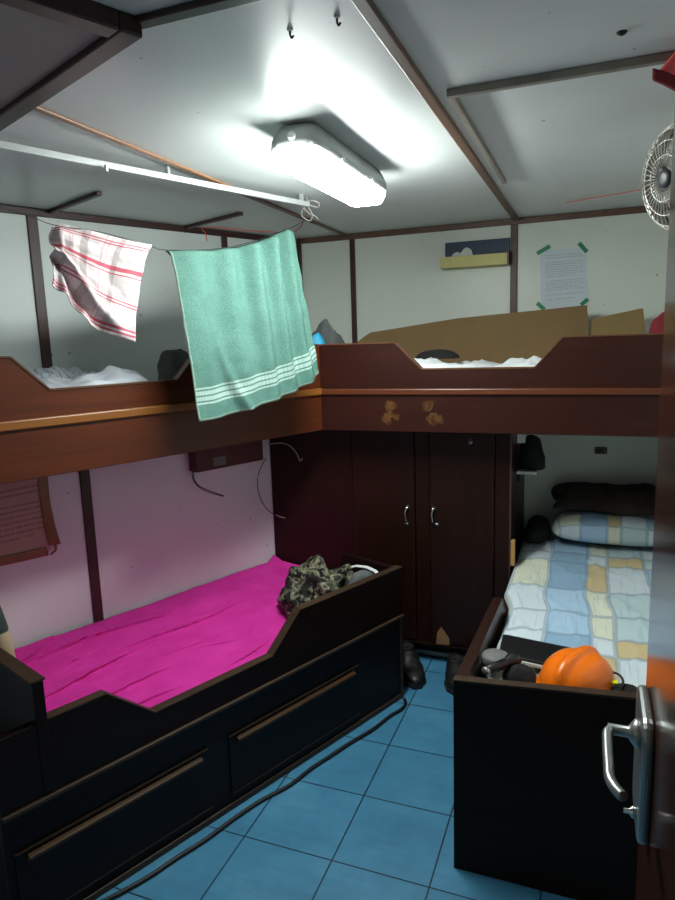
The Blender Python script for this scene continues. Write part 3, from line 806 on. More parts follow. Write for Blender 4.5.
m = MB(); m.tube([(-0.318, y_s + 0.01, 1.125), (-0.318, y_s + 0.012, 1.17), (-0.318, y_s + 0.015, 1.209)], 0.006, 8); make('cord', m, 'grey_cord', jb, 0, True)

# ------------------------------------------------------------------ left lower bunk
NL = -1.69; SE = 2.108; S0 = 0.455
LL = lambda a, d, z: FA(NL - d, a, z)
lb = thing('lower_bunk', FA(NL - 0.4, 1.3, 0), 'dark wooden lower bunk with drawers and magenta bedding along the left wall', 'bunk')
prof = [(S0, 0.606), (0.760, 0.606), (0.905, 0.482), (1.372, 0.482), (1.512, 0.610), (SE, 0.606)]
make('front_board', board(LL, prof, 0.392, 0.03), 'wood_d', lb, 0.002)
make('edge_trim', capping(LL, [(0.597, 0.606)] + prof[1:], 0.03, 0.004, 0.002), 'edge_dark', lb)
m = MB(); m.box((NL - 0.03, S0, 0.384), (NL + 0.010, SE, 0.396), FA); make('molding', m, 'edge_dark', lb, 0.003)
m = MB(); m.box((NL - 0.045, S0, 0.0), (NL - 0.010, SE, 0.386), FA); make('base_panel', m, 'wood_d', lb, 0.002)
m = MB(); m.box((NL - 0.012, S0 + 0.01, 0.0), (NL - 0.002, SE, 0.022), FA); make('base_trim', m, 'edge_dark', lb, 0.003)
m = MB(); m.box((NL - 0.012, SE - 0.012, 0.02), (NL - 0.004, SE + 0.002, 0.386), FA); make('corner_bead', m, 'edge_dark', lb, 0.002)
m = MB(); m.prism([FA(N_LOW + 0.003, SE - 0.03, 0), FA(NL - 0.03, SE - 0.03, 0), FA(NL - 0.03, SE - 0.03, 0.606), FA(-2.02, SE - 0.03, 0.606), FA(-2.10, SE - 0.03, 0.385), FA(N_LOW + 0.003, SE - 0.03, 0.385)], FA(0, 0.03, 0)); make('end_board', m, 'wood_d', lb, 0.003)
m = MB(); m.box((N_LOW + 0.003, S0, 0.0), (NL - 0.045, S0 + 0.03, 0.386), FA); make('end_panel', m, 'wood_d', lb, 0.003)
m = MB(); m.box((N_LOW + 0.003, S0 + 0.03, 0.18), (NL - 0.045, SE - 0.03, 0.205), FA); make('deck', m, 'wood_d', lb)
# head board: slopes a little towards the ship's side
m = MB(); m.prism([FA(NL + 0.002, 0.565, 0.392), FA(NL + 0.002, 0.565, 0.722), FA(-2.02, 0.565, 0.700), FA(N_LOW + 0.003, 0.565, 0.640), FA(N_LOW + 0.003, 0.565, 0.205)], FA(0, 0.030, 0)); make('headboard', m, 'wood_d', lb, 0.003)
m = MB(); m.hexa([FA(NL + 0.004, 0.561, 0.722), FA(-2.02, 0.561, 0.700), FA(-2.02, 0.599, 0.700), FA(NL + 0.004, 0.599, 0.722), FA(NL + 0.004, 0.561, 0.728), FA(-2.02, 0.561, 0.706), FA(-2.02, 0.599, 0.706), FA(NL + 0.004, 0.599, 0.728)]); make('headboard_cap', m, 'edge_dark', lb)
dz0, dz1 = 0.055, 0.272


def s_at(x, y): return sn(at_n(x, y, NL))[0]


for sa0, sa1 in ((0.475, s_at(209, 749)), (s_at(229.5, 738), s_at(359, 665.5))):
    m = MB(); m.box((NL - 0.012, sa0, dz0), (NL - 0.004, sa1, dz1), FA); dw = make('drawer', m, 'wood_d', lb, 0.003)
    m = MB(); m.box((NL - 0.012, sa0, dz1 - 0.004), (NL - 0.001, sa1, dz1), FA); make('drawer_edge', m, 'edge_dark', dw)
    m = MB(); m.prism([FA(NL - 0.004, sa0 + 0.03, 0.238), FA(NL + 0.012, sa0 + 0.03, 0.244), FA(NL + 0.012, sa0 + 0.03, 0.254), FA(NL - 0.004, sa0 + 0.03, 0.258)], FA(0, sa1 - sa0 - 0.06, 0)); make('drawer_pull', m, 'pull', dw, 0.002)
    m = MB(); m.box((NL - 0.012, sa0, dz0), (NL - 0.002, sa1, dz0 + 0.004), FA); make('drawer_edge', m, 'edge_dark', dw)
m = MB(); m.box((N_LOW + 0.012, 0.61, 0.207), (NL - 0.052, SE - 0.04, 0.385), FA)
tag(make('mattress', m, 'mattress', None, 0.03), 'mattress under the magenta sheet in the left lower bunk', 'mattress')


def pink(u, v):
    n_ = (N_LOW + 0.011) + (NL - 0.040 - N_LOW - 0.011) * v; e_ = min(1, max(0, (-2.10 - n_) / 0.06)); se_ = min(2.19, (YL - 0.014 + n_ * SA) / CA)
    s = 0.606 + ((SE - 0.042) * (1 - e_) + se_ * e_ - 0.606) * u; n = (N_LOW + 0.011) + (NL - 0.040 - N_LOW - 0.011) * v
    z = 0.395 + 0.030 * (1 - v) + 0.010 * max(0, fbm((s * 2.2, n * 2.2, 1), 3) + .4)
    # long creases running along the bed plus small ones
    for (cs, cn, ln, ang, hh, wd_) in CREASES:
        dx, dy = s - cs, n - cn; a = dx * math.cos(ang) + dy * math.sin(ang); b = -dx * math.sin(ang) + dy * math.cos(ang)
        b += 0.02 * math.sin(a * 9 + cs * 7); k = max(0, 1 - (a / ln) ** 2)
        q_ = hh * 1.1 * k * (math.exp(b / (wd_ * 3.0)) if b < 0 else 0.0); z += q_; n += 1.5 * q_
    z += 0.004 * abs(fbm((s * 10, n * 10, 4), 3))
    if u > 0.97: z += 0.03 * (u - 0.97) / 0.03 * max(0, 1 - v * 3.2)
    e = min(1, v / 0.05); z += 0.02 * (1 - e)
    return FA(n, s, z)


random.seed(11)
CREASES = [(0.92, -2.20, 0.30, -0.10, 0.016, 0.012), (1.0, -2.02, 0.22, 0.05, 0.011, 0.010), (1.35, -2.28, 0.42, -0.05, 0.013, 0.014), (1.10, -2.46, 0.42, 0.06, 0.016, 0.016), (0.86, -2.50, 0.2, -0.3, 0.014, 0.013), (0.95, -1.90, 0.2, 0.2, 0.01, 0.010)]
for i in range(24):
    CREASES.append((random.uniform(0.7, 2.0), random.uniform(-2.5, -1.8), random.uniform(0.06, 0.2), random.uniform(-0.7, 0.7), random.uniform(0.004, 0.009), random.uniform(0.006, 0.012)))
m = MB(); m.grid(pink, 260, 170)
tag(make('bed_sheet', m, 'pink', None, 0, True, 0.002), 'magenta bed sheet with creases on the left lower bunk', 'bed sheet')
# clothes heap at the foot
def heap_z(s, n): return 0.424
tag(make('camouflage_jacket', dome((-1.97, 1.885, 0.441), 0.160, 0.140, 0.158, 9.0, FA, 0.34, 8, 96, 34, 2.4, 0.7), 'camo', None, 0, True), 'crumpled camouflage jacket at the foot of the magenta bed', 'jacket')
bgp = thing('duffel_bag', FA(-1.84, 1.95, 0.42), 'dark grey bag with a pale strap lying beside the camouflage jacket', 'bag')
make('body', dome((-1.785, 1.955, 0.420), 0.055, 0.115, 0.180, 12.0, FA, 0.12, 6), 'grey_cloth', bgp, 0, True)
sp = [FA(-1.90, 1.99, 0.588), FA(-1.86, 2.01, 0.600), FA(-1.82, 2.025, 0.600), FA(-1.775, 2.03, 0.592), FA(-1.735, 2.02, 0.575)]
m = MB(); m.grid(lambda u, v: poly_at(sp, u) + FA(0, -1, 0) * (0.022 * (v - 0.5)) + Vector((0, 0, 0.006 * math.sin(v * math.pi))), 16, 4); make('strap', m, 'white_sheet', bgp, 0, True, 0.003)
# cushion behind the headboard
m = MB(); N_, R_ = 20, 14
for j in range(R_ + 1):
    t = j / R_; zc_ = 0.44 + 0.44 * t; w = math.sin(math.pi * (0.12 + 0.80 * t)) ** 0.5
    for i in range(N_):
        a_ = 2 * math.pi * i / N_; c_, s_ = math.cos(a_), math.sin(a_)
        m.v.append(FA(-2.335 + 0.19 * w * math.copysign(abs(c_) ** .6, c_) , 0.675 - 0.05 * t + 0.045 * w * math.copysign(abs(s_) ** .7, s_) , zc_))
for j in range(R_):
    for i in range(N_):
        i2 = (i + 1) % N_; m.face((j * N_ + i, j * N_ + i2, (j + 1) * N_ + i2, (j + 1) * N_ + i), None, 0 if j > 7 else 1)
m.face(tuple(range(N_ - 1, -1, -1)), None, 1); m.face(tuple(R_ * N_ + i for i in range(N_)), None, 0)
tag(make('cushion', m, ['green_cushion', 'beige_cushion'], None, 0, True), 'dark green and beige cushion propped at the head of the magenta bed', 'cushion')

# old notice taped to the lower side wall
def lw_pt(x, y, off): return at_n(x, y, N_LOW + off)
zt0 = [lw_pt(-30, 484, 0.003), lw_pt(46, 470, 0.003), lw_pt(50, 549, 0.003), lw_pt(-30, 570, 0.003)]
on = thing('paper_notice', (zt0[2] + zt0[3]) / 2, 'stained old paper notice with brown tape on the lower left wall', 'notice')
m = MB(); m.grid(lambda u, v: zt0[0].lerp(zt0[1], u).lerp(zt0[3].lerp(zt0[2], u), v) + NVEC * (0.010 * max(0, u - 0.85) / 0.15 * v), 16, 10); make('paper', m, 'old_notice', on, 0, True, 0.001)
tp = [lw_pt(42, 470, 0.006), lw_pt(44.5, 500, 0.008), lw_pt(49, 525, 0.014), lw_pt(54, 544, 0.02)]
m = MB(); m.grid(lambda u, v: poly_at(tp, v) + UVEC * ((u - 0.5) * (0.036)) + NVEC * (0.02 * u * v), 6, 14); make('curled_tape', m, 'brown_tape', on, 0, True, 0.001)
bp = [lw_pt(-30, 567, 0.005), lw_pt(10, 559.5, 0.005), lw_pt(48, 551, 0.009)]
m = MB(); m.grid(lambda u, v: poly_at(bp, u) + Vector((0, 0, 0.036 * (0.5 - v))), 16, 4); make('tape', m, 'brown_tape', on, 0, True, 0.001)
m = MB(); c_ = lw_pt(55, 548, 0.018); m.tube([c_ + Vector((0, 0, 0.02)), c_ + Vector((0.004, 0, -0.005)), c_ + UVEC * -0.02 + Vector((0, 0, -0.022))], lambda t: 0.007 - 0.003 * t, 8); make('curled_corner', m, 'scrap', on, 0, True)

# electrical box under the left upper bunk with hanging wires
eb = thing('cable_box', FA(-2.55, 1.85, 1.03), 'maroon cable box with loose wires under the left upper bunk', 'electrical box')
m = MB(); m.box((N_LOW + 0.001, 1.64, 1.005), (-2.49, 2.03, 1.166), FA); make('body', m, 'red_box', eb, 0.004)
m = MB(); m.box((-2.49, 1.73, 1.020), (-2.484, 1.80, 1.062), FA); make('socket_plate', m, 'grey_lid', eb, 0.002)
m = MB(); m.box((N_LOW + 0.001, 1.64, 1.166), (-2.505, 2.03, 1.2085), FA); make('backing_board', m, 'batten_dark', eb)
def wire(px, r, mat, nn):
    mb = MB(); q = [at_n(x, y, nn) for x, y in px]
    q = [a if a.y < YL - 0.014 else at_y(x, y, YL - 0.014) for a, (x, y) in zip(q, px)]; mb.tube(q, r, 6); return make('wire', mb, mat, eb, 0, True)
wire([(194, 464), (192, 474), (195, 483), (204, 490), (223, 496.5)], 0.0022, 'rubber', -2.50)
wire([(195, 464), (193.5, 476), (198, 485), (208, 490), (224, 496)], 0.0022, 'rubber', -2.505)
wire([(266, 458), (259, 472), (257.5, 486), (261, 500), (269, 511), (276, 515)], 0.0022, 'rubber', -2.51)
wire([(268, 444.5), (281, 443), (290, 446), (297, 454), (300, 461), (302.5, 458)], 0.003, 'grey_cord', -2.48)
wire([(276, 515), (281, 517), (285, 518)], 0.003, 'grey_cord', -2.50)

# ------------------------------------------------------------------ right lower bunk
YE = 1.727; XB0, XB1 = -0.347, X_R - 0.004
rb = thing('lower_bunk', FW(0.03, 2.6, 0), 'dark wooden box bunk with patchwork bedding on the right', 'bunk')
m = MB(); m.prism([FW(XB0, YE, 0), FW(XB1, YE, 0), FW(XB1, YE, 0.655), FW(XB0, YE, 0.606)], (0, 0.024, 0)); make('end_board', m, 'wood_dx', rb, 0.002)
m = MB(); m.hexa([FW(XB0 - 0.001, YE - 0.002, 0.606), FW(XB1, YE - 0.002, 0.655), FW(XB1, YE + 0.026, 0.655), FW(XB0 - 0.001, YE + 0.026, 0.606), FW(XB0 - 0.001, YE - 0.002, 0.612), FW(XB1, YE - 0.002, 0.661), FW(XB1, YE + 0.026, 0.661), FW(XB0 - 0.001, YE + 0.026, 0.612)]); make('end_trim', m, 'edge_dark', rb)
SB = lambda a, d, z: FW(-0.344 + (a - YE) * 0.034 + d, a, z)
prof = [(YE + 0.024, 0.606), (2.37, 0.606), (2.52, 0.455), (YL - 0.006, 0.455)]
make('side_board', board(SB, prof, 0.0, 0.03), 'wood_dy', rb, 0.003)
make('edge_trim', capping(SB, prof[:3], 0.03, 0.005, 0.002), 'wood_dy', rb)
m = MB(); m.box((XB0 + 0.06, YE + 0.024, 0.30), (XB1, YB - 0.002, 0.325)); make('deck', m, 'wood_dx', rb)
m = MB(); m.box((-0.255, YE + 0.035, 0.327), (XB1 - 0.015, YB - 0.02, 0.525))
tag(make('mattress', m, 'mattress', None, 0.03), 'mattress under the patchwork sheet in the right lower bunk', 'mattress')


def patch_fn(u, v):
    y = YE + 0.032 + (YB - 0.02 - YE - 0.032) * v
    xr = XB1 - 0.008; L0 = -0.262 - 0.034 * min(1, max(0, (y - 2.50) / 0.12)); drop = 0.05
    d = u * (xr - L0 + drop)
    if d < drop:
        k = d / drop; x = L0 - 0.006 - 0.012 * math.sin(k * 3); z = 0.532 - (drop - d) * 0.9
    else:
        x = L0 + (d - drop); z = 0.532
        if d - drop < 0.03: z -= 0.010 * (1 - (d - drop) / 0.03) ** 2
    z += 0.010 * max(0, fbm((x * 4, y * 3, 2), 4) + 0.35) * min(1, d / drop) * min(1, v / 0.06)
    z += 0.008 * max(0, 1 - abs(fbm((x * 5 + 9, y * 2.2, 7), 3)) * 6) * min(1, d / drop) * min(1, v / 0.06)
    return FW(x, y, z)


m = MB(); m.grid(patch_fn, 80, 120)
o = make('bed_sheet', m, 'patch', None, 0, True, 0.002)
for l in o.data.uv_layers[0].data: l.uv = (l.uv[0] * 0.62, l.uv[1] * 1.25)
tag(o, 'pale blue, white and yellow patchwork sheet on the right lower bunk', 'bed sheet')


def pillow(cx, cy, z0, lx_, ly_, hz, seed, mat, F=FW):
    mb = MB()
    for sgn in (1, -1):
        def fn(u, v, sgn=sgn):
            a, b = 2 * u - 1, 2 * v - 1
            e = max(0, (1 - abs(a) ** 3.2)) ** 0.5 * max(0, (1 - abs(b) ** 3.2)) ** 0.5
            pin = 1 - 0.08 * (a * a) * (b * b)
            top = hz * (0.62 if sgn > 0 else 0.38) * e
            w = 0.012 * fbm((a * 2 + seed, b * 2, sgn), 3) * e
            return F(cx + a * lx_ * pin, cy + b * ly_ * pin, z0 + hz * 0.38 + sgn * top + (w if sgn > 0 else 0))
        mb.grid(fn, 28, 20, 0, sgn < 0)
    return mb


tag(make('pillow', pillow(0.11, 3.40, 0.560, 0.285, 0.17, 0.14, 2.0, None), 'patch_pillow', None, 0, True, 0, 0, True), 'patchwork pillow at the head of the right lower bunk', 'pillow')
m = dome((0.135, 3.45, 0.712), 0.275, 0.125, 0.105, 4.4, FW, 0.25, 5, 60, 20, 3.4)
tag(make('blanket', m, 'dark_cloth', None, 0, True), 'dark brown blanket folded on top of the patchwork pillow', 'blanket')
tag(make('garment', dome((-0.245, 3.42, 0.556), 0.060, 0.16, 0.085, 13.0, FW, 0.2, 8), 'black_cloth', None, 0, True), 'black garment bundled in the corner beside the patchwork pillow', 'garment')

# ---- objects on the near end of the right bunk
ZB = 0.552
hc = FW(-0.018, 1.898, ZB)
hm = thing('safety_helmet', hc, 'orange safety helmet resting at the foot of the right bunk', 'helmet')
yaw = math.radians(-28)                  # the crest runs front to back; the peak points away


def shell(scale=1.0, grow=0.0, ridges=True):
    mb = MB(); nu, nv = 72, 28
    for j in range(nv + 1):
        t = j / nv; ph = t * math.pi / 2
        for i in range(nu):
            a = 2 * math.pi * i / nu
            r = math.cos(ph) ** 0.82 if j < nv else 0.0
            x, y, z = 0.098 * r * math.cos(a), 0.118 * r * math.sin(a), 0.080 * math.sin(ph) + 0.026
            if ridges:
                k = math.exp(-(x / 0.017) ** 4) * (0.012 * min(1, math.sin(ph) * 1.9))
                k2 = (math.exp(-((abs(x) - 0.055) / 0.010) ** 2)) * 0.0012 * min(1, math.sin(ph) * 1.6)
                z += k + k2; y *= 1 + 0.35 * k / 0.128
            mb.v.append(Vector((x * scale, y * scale, z * scale)))
    for j in range(nv):
        for i in range(nu):
            i2 = (i + 1) % nu; mb.face((j * nu + i, j * nu + i2, (j + 1) * nu + i2, (j + 1) * nu + i))
    # brim: wider at the front
    b = len(mb.v)
    for k, (f, z) in enumerate(((1.0, 0.028), (1.0, 0.026), (1.10, 0.016), (1.13, 0.008), (1.11, 0.006), (0.99, 0.018), (0.97, 0.024))):
        for i in range(nu):
            a = 2 * math.pi * i / nu; pk = 1 + max(0, math.sin(a)) ** 3 * (0.06 if k in (2, 3, 4) else 0.0)
            mb.v.append(Vector((0.098 * f * math.cos(a) * scale, 0.118 * f * pk * math.sin(a) * scale, z * scale)))
    for k in range(6):
        for i in range(nu):
            i2 = (i + 1) % nu; mb.face((b + k * nu + i, b + k * nu + i2, b + (k + 1) * nu + i2, b + (k + 1) * nu + i))
    cy, sy = math.cos(yaw), math.sin(yaw)
    mb.v = [hc + Vector((v.x * cy - v.y * sy, v.x * sy + v.y * cy, v.z)) for v in mb.v]
    return mb


make('shell', shell(), 'helmet', hm, 0, True)
m = MB(); m.lathe([(0.086, 0.012), (0.090, 0.022), (0.084, 0.040), (0.080, 0.040), (0.080, 0.012)], hc, (0, 0, 1), 32); make('headband', m, 'helmet_in', hm, 0, True)

L4 = [at_z(503, 632.5, 0.582), at_z(590, 650, 0.582), at_z(497.5, 657, 0.578)]
ex = (L4[1] - L4[0]); ey = (L4[2] - L4[0]); ey = ey.normalized() * 0.150; c00 = FW(L4[0].x, L4[0].y, 0)
def lap(u, v, z): q = c00 + Vector((ex.x, ex.y, 0)) * u + Vector((ey.x, ey.y, 0)) * v; return FW(q.x, q.y, z)
def rslab(u0, v0, u1, v1, z0, z1, cr=0.05):
    mb = MB(); pts = []
    for (cu, cv, a0) in ((u1 - cr, v1 - cr, 0), (u0 + cr, v1 - cr, 90), (u0 + cr, v0 + cr, 180), (u1 - cr, v0 + cr, 270)):
        for k in range(5):
            a = math.radians(a0 + 22.5 * k); pts.append(lap(cu + cr * math.cos(a), cv + cr * math.sin(a), z0))
    mb.prism(pts, (0, 0, z1 - z0)); return mb
lt = thing('laptop', lap(0.5, 0.5, ZB + 0.004), 'closed black laptop with a silver edge on the patchwork sheet', 'laptop')
make('base', rslab(0, 0, 1, 1, ZB + 0.006, ZB + 0.017), 'white_plastic', lt, 0.002)
make('lid', rslab(0, 0, 1, 0.97, ZB + 0.0175, ZB + 0.026), 'black', lt, 0.002)

def lie(x, y, z): return at_z(x, y, z)
a, b = lie(483, 673, 0.61), lie(521, 656, 0.61)
tl = thing('torch', a, 'black hand torch leaning across the near end of the right bunk', 'torch')
d = (b - a).normalized()
m = MB(); m.lathe([(0.013, 0.018), (0.015, 0.02), (0.015, 0.09), (0.012, 0.094), (0.014, 0.10), (0.021, 0.125), (0.021, 0.145), (0.018, 0.146)], a, d, 20); make('barrel', m, 'black', tl, 0, True)
m = MB(); m.lathe([(0.012, 0.006), (0.014, 0.009), (0.014, 0.019)], a, d, 20); make('tail_cap', m, 'steel', tl, 0, True)
m = MB(); m.lathe([(0.0175, 0.1455), (0.014, 0.149)], a, d, 20); make('lens', m, 'glass_lens', tl, 0, True)
c_ = lie(491, 656, 0.60)
tag(make('bowl', MB().lathe([(0.036, 0.0), (0.042, 0.012), (0.043, 0.030), (0.038, 0.038), (0.012, 0.041), (0.002, 0.0415)], (c_.x + 0.010, c_.y + 0.025, ZB + 0.006), (0, 0, 1), 28), 'grey_lid', None, 0, True), 'small grey plastic lid beside the torch and laptop', 'lid')
c_ = lie(527, 672, 0.58)
tag(make('pouch', dome((c_.x - 0.022, c_.y - 0.016, ZB + 0.004), 0.050, 0.040, 0.05, 15.0, FW, 0.2, 12), 'black_cloth', None, 0, True), 'black pouch lying between the torch and the orange helmet', 'pouch')
c_ = lie(612, 684, 0.60)
pc = thing('camera_pouch', FW(c_.x, c_.y, ZB), 'black pouch with a yellow tag and strap beside the orange helmet', 'pouch')
make('body', dome((c_.x + 0.034, c_.y + 0.016, ZB + 0.004), 0.052, 0.040, 0.036, 17.0, FW, 0.1, 9), 'black_cloth', pc, 0, True)
p = at_z(619 - 1, 686, 0.612); pt = lie(616, 685, 0.61); 
m = MB(); m.box((c_.x - 0.016, c_.y + 0.012, ZB + 0.040), (c_.x + 0.016, c_.y + 0.034, ZB + 0.046)); make('tag', m, 'yellow', pc, 0.001)
m = MB(); lo_ = [lie(x, y, 0.60) for x, y in ((606, 677), (610, 672.5), (617, 673.5), (622, 678), (623, 683), (618, 687), (612, 686))]; m.tube(lo_, 0.0035, 8); make('strap', m, 'black', pc, 0, True)
m = MB(); lo_ = [lie(x, y, 0.585) for x, y in ((628, 688), (634, 689), (641, 692), (646, 697))]; m.tube(lo_, 0.0025, 8); make('cord', m, 'black', pc, 0, True)
a, b = lie(594, 651, 0.585), lie(601, 664, 0.585)
pen = thing('marker_pen', a, 'short black marker pen with white cap right of the helmet', 'pen')
d = (b - a); L_ = d.length; d.normalize()
m = MB(); m.lathe([(0.0065, 0), (0.0075, 0.003), (0.0075, L_ * 0.62)], a, d, 14); make('barrel', m, 'black', pen, 0, True)
m = MB(); m.lathe([(0.0085, L_ * 0.62), (0.0085, L_ * 1.1), (0.006, L_ * 1.12)], a, d, 14); make('cap', m, 'white_plastic', pen, 0, True)

# ------------------------------------------------------------------ shoes and hose on the floor
def shoe(name, c, ang, ln, hgt, lab, boot):
    t = thing(name, c, lab, 'shoe'); ca, sa = math.cos(ang), math.sin(ang)
    def W(x, y, z): return Vector((c[0] + x * ca - y * sa, c[1] + x * sa + y * ca, c[2] + z))
    mb = MB(); nu, st = 26, 12; prof = []
    for j in range(st + 1):               # stations heel to toe
        k = j / st; x = -ln / 2 + ln * k
        w = 0.036 + 0.013 * math.sin(math.pi * min(1, k * 1.05)) + (0.008 if 0.55 < k < 0.85 else 0)
        e = 1.0
        if k < 0.08: e = 0.72
        if k > 0.9: e = 0.78 if k < 0.96 else 0.45
        top = hgt if k < 0.38 else hgt - (hgt - 0.062) * min(1, (k - 0.38) / 0.28)
        if k > 0.8: top -= 0.022 * ((k - 0.8) / 0.2) ** 1.6
        prof.append((x, w * e, top))
    for x, w, top in prof:
        for i in range(nu):
            a = 2 * math.pi * i / nu; cy_, sz_ = math.cos(a), math.sin(a)
            yy = math.copysign(abs(cy_) ** 0.8, cy_) * w * (1 - 0.15 * max(0, sz_)); zz_ = 0.018 + (top - 0.018) * (0.5 + 0.5 * math.copysign(abs(sz_) ** 0.75, sz_))
            mb.v.append(W(x, yy, zz_))
    for j in range(st):
        for i in range(nu):
            i2 = (i + 1) % nu; mb.face((j * nu + i, j * nu + i2, (j + 1) * nu + i2, (j + 1) * nu + i))
    mb.face(tuple(range(nu - 1, -1, -1))); mb.face(tuple(st * nu + i for i in range(nu)))
    make('upper', mb, 'shoe', t, 0, True)
    mb = MB(); pts = []
    for x, w, _ in prof: pts.append(W(x, -w - 0.004, 0))
    for x, w, _ in reversed(prof): pts.append(W(x, w + 0.004, 0))
    mb.prism(pts, (0, 0, 0.02)); make('sole', mb, 'shoe_sole', t, 0.004)
    mb = MB(); x0 = -ln * 0.30
    mb.lathe([(0.030, hgt - 0.012), (0.034, hgt - 0.004), (0.030, hgt + 0.006), (0.024, hgt)], W(x0 + 0.02, 0, 0), (0, 0, 1), 20); make('collar', mb, 'shoe_sole', t, 0, True)
    if boot:
        mb = MB()
        for q in range(4):
            xx = -0.005 + 0.022 * q; zq = hgt - (hgt - 0.062) * min(1, max(0, ((xx + ln / 2) / ln - 0.38) / 0.28)) + 0.001
            mb.tube([W(xx, -0.022, zq - 0.006), W(xx, 0, zq), W(xx + 0.008, 0.022, zq - 0.006)], 0.0025, 6)
        make('laces', mb, 'rubber', t, 0, True)


shoe('work_boot', FW(-0.765, 2.80, 0), math.radians(-62), 0.27, 0.115, 'black work boot at the foot of the magenta bunk', True)
shoe('work_shoe', FW(-0.545, 2.80, 0), math.radians(-75), 0.26, 0.085, 'black shoe beside the right bunk box in front of the wardrobe', False)
hp_ = [(96, 905), (120, 893), (150, 876), (178, 857), (205, 840), (235, 818), (262, 800), (290, 785), (312, 768), (332, 755), (350, 743), (372, 730), (390, 716), (401, 709.5), (405.5, 704), (404.5, 699)]
m = MB(); m.tube([at_z(x, y, 0.0075) for x, y in hp_], 0.007, 8)
tag(make('hose', m, 'rubber', None, 0, True), 'thin black hose lying on the blue floor along the left bunk', 'hose')

# ------------------------------------------------------------------ hanging laundry
def towel(u, v, side=1):
    tu = u; a = poly_at(TOP, tu); b = poly_at(BOT, tu)
    p = a.lerp(b, v)
    conv = 0.35 + 0.65 * min(1, v * 1.5)
    w = (0.030 * math.sin((u ** 1.5) * 30 + 0.9 * math.sin(v * 2)) * (0.25 + 0.75 * u) * (1 - 0.45 * v) * min(1, (1.02 - u) / 0.12)
         + 0.008 * math.sin(u * 11 + v * 2.5)
         + 0.018 * math.exp(-((u - 0.16 - 0.20 * v * v) / 0.03) ** 2) * (v ** 1.5))
    p = p + NVEC * (w + 0.008 * fbm((u * 4, v * 4, 3), 3) + 0.012)
    if v < 0.03: p = p - NVEC * (0.012 * (1 - v / 0.03))
    return p


def towel_full(u, t):                     # t: 0..1 back flap up to the line, then 1..2 the front
    if t < 0.42:
        k = 1 - t / 0.42; a = towel(min(0.12, 0.6 * k) + u * (1 - 1.5 * min(0.12, 0.6 * k)), 0); p = a - NVEC * (0.018 + 0.02 * k) + Vector((0, 0, -0.34 * k)) - NVEC * (0.012 * math.sin(u * 17) * k)
        return p
    return towel(u, (t - 0.42) / 0.58)


m = MB(); m.grid(towel_full, 90, 110)
o = make('towel', m, 'towel', None, 0, True, 0.004)
for l in o.data.uv_layers[0].data: l.uv = (l.uv[0], max(0.0, (l.uv[1] - 0.42) / 0.58))
tag(o, 'green terry towel with white stripes hung over the clothesline', 'towel')

ct = [at_n(x, y, N_LINE + 0.005) for x, y in ((53, 224), (62, 224), (75, 227), (92, 231), (118, 238), (136, 242), (152, 245))]
cr_ = [at_n(x, y, N_LINE + 0.02) for x, y in ((152, 245), (146, 258), (141, 280), (138, 305), (136, 322), (135.5, 342))]
cl_ = [at_n(x, y, N_LINE - 0.02) for x, y in ((53, 224), (50, 236), (51, 247), (55, 258), (51, 272), (50, 286))]
cb_ = [at_n(x, y, N_LINE + 0.02) for x, y in ((50, 286), (62, 293), (76, 308), (92, 325), (112, 335), (135.5, 342))]


def cloth(u, v):
    T, Bm, Lf, R = poly_at(ct, u), poly_at(cb_, u), poly_at(cl_, v), poly_at(cr_, v)
    c = (ct[0] * (1 - u) + ct[-1] * u) * (1 - v) + (cb_[0] * (1 - u) + cb_[-1] * u) * v
    p = T * (1 - v) + Bm * v + Lf * (1 - u) + R * u - c
    d = v - u * 0.55
    w = 0.018 * math.exp(-((u - 0.12 - 0.10 * v) / 0.06) ** 2) + 0.032 * math.exp(-((d - 0.42) / 0.07) ** 2) * (1 - u) ** 0.6 - 0.035 * math.exp(-((d - 0.58) / 0.08) ** 2) * (1 - u * 0.6)
    w += 0.012 * math.sin(u * 9 - v * 5) * (1 - u) + 0.006 * math.sin(u * 23 + 2 * v) * v
    w *= min(1, v * 6)
    return p + NVEC * (w + 0.008 * fbm((u * 5, v * 5, 8), 3))


m = MB(); m.grid(cloth, 70, 70)
tag(make('check_cloth', m, 'check', None, 0, True, 0.003), 'white and red checked cloth hung on the line above the left bunk', 'cloth')

# red cloth hung on the right-hand curtain rail
yc = yr - 0.010
def redc(u, v):
    t = 2 * v - 1; x = 0.092 + 0.26 * u; drop = 0.055 + 0.11 * u + 0.012 * math.sin(u * 14)
    yy = (0.019 + 0.010 * math.sin(u * 15) * abs(t) + 0.004)
    zz_ = ZC - 0.004 - drop * abs(t)
    return FW(x - 0.006 * abs(t) + 0.004, yc + yy * (1 if t > 0 else -1), min(zz_, zz - 0.003) if abs(t) < 0.2 else zz_)
m = MB(); m.grid(lambda u, v: FW(0.100 + 0.045 * (1 - v) * (1 - u) + 0.22 * u, yc - 0.020 - 0.010 * math.sin(u * 13 + v) * (0.3 + v) - 0.006, ZC - 0.004 - (0.052 + 0.060 * u ** 0.8 + 0.10 * u * u) * v), 30, 14, 0)
rc = thing('towel', FW(0.2, yc, ZC - 0.1), 'coral red cloth with maroon hem hung on the right curtain rail', 'towel')
make('cloth', m, 'red_cloth', rc, 0, True, 0.004)
m = MB(); m.grid(lambda u, v: FW(0.098 + 0.225 * u, yc - 0.030 - 0.012 * math.sin(u * 13 + 1), ZC - 0.004 - (0.052 + 0.060 * u ** 0.8 + 0.10 * u * u) - 0.014 * (v - 0.7) * 1.6), 30, 4); make('hem', m, 'maroon_cloth', rc, 0, True, 0.012)

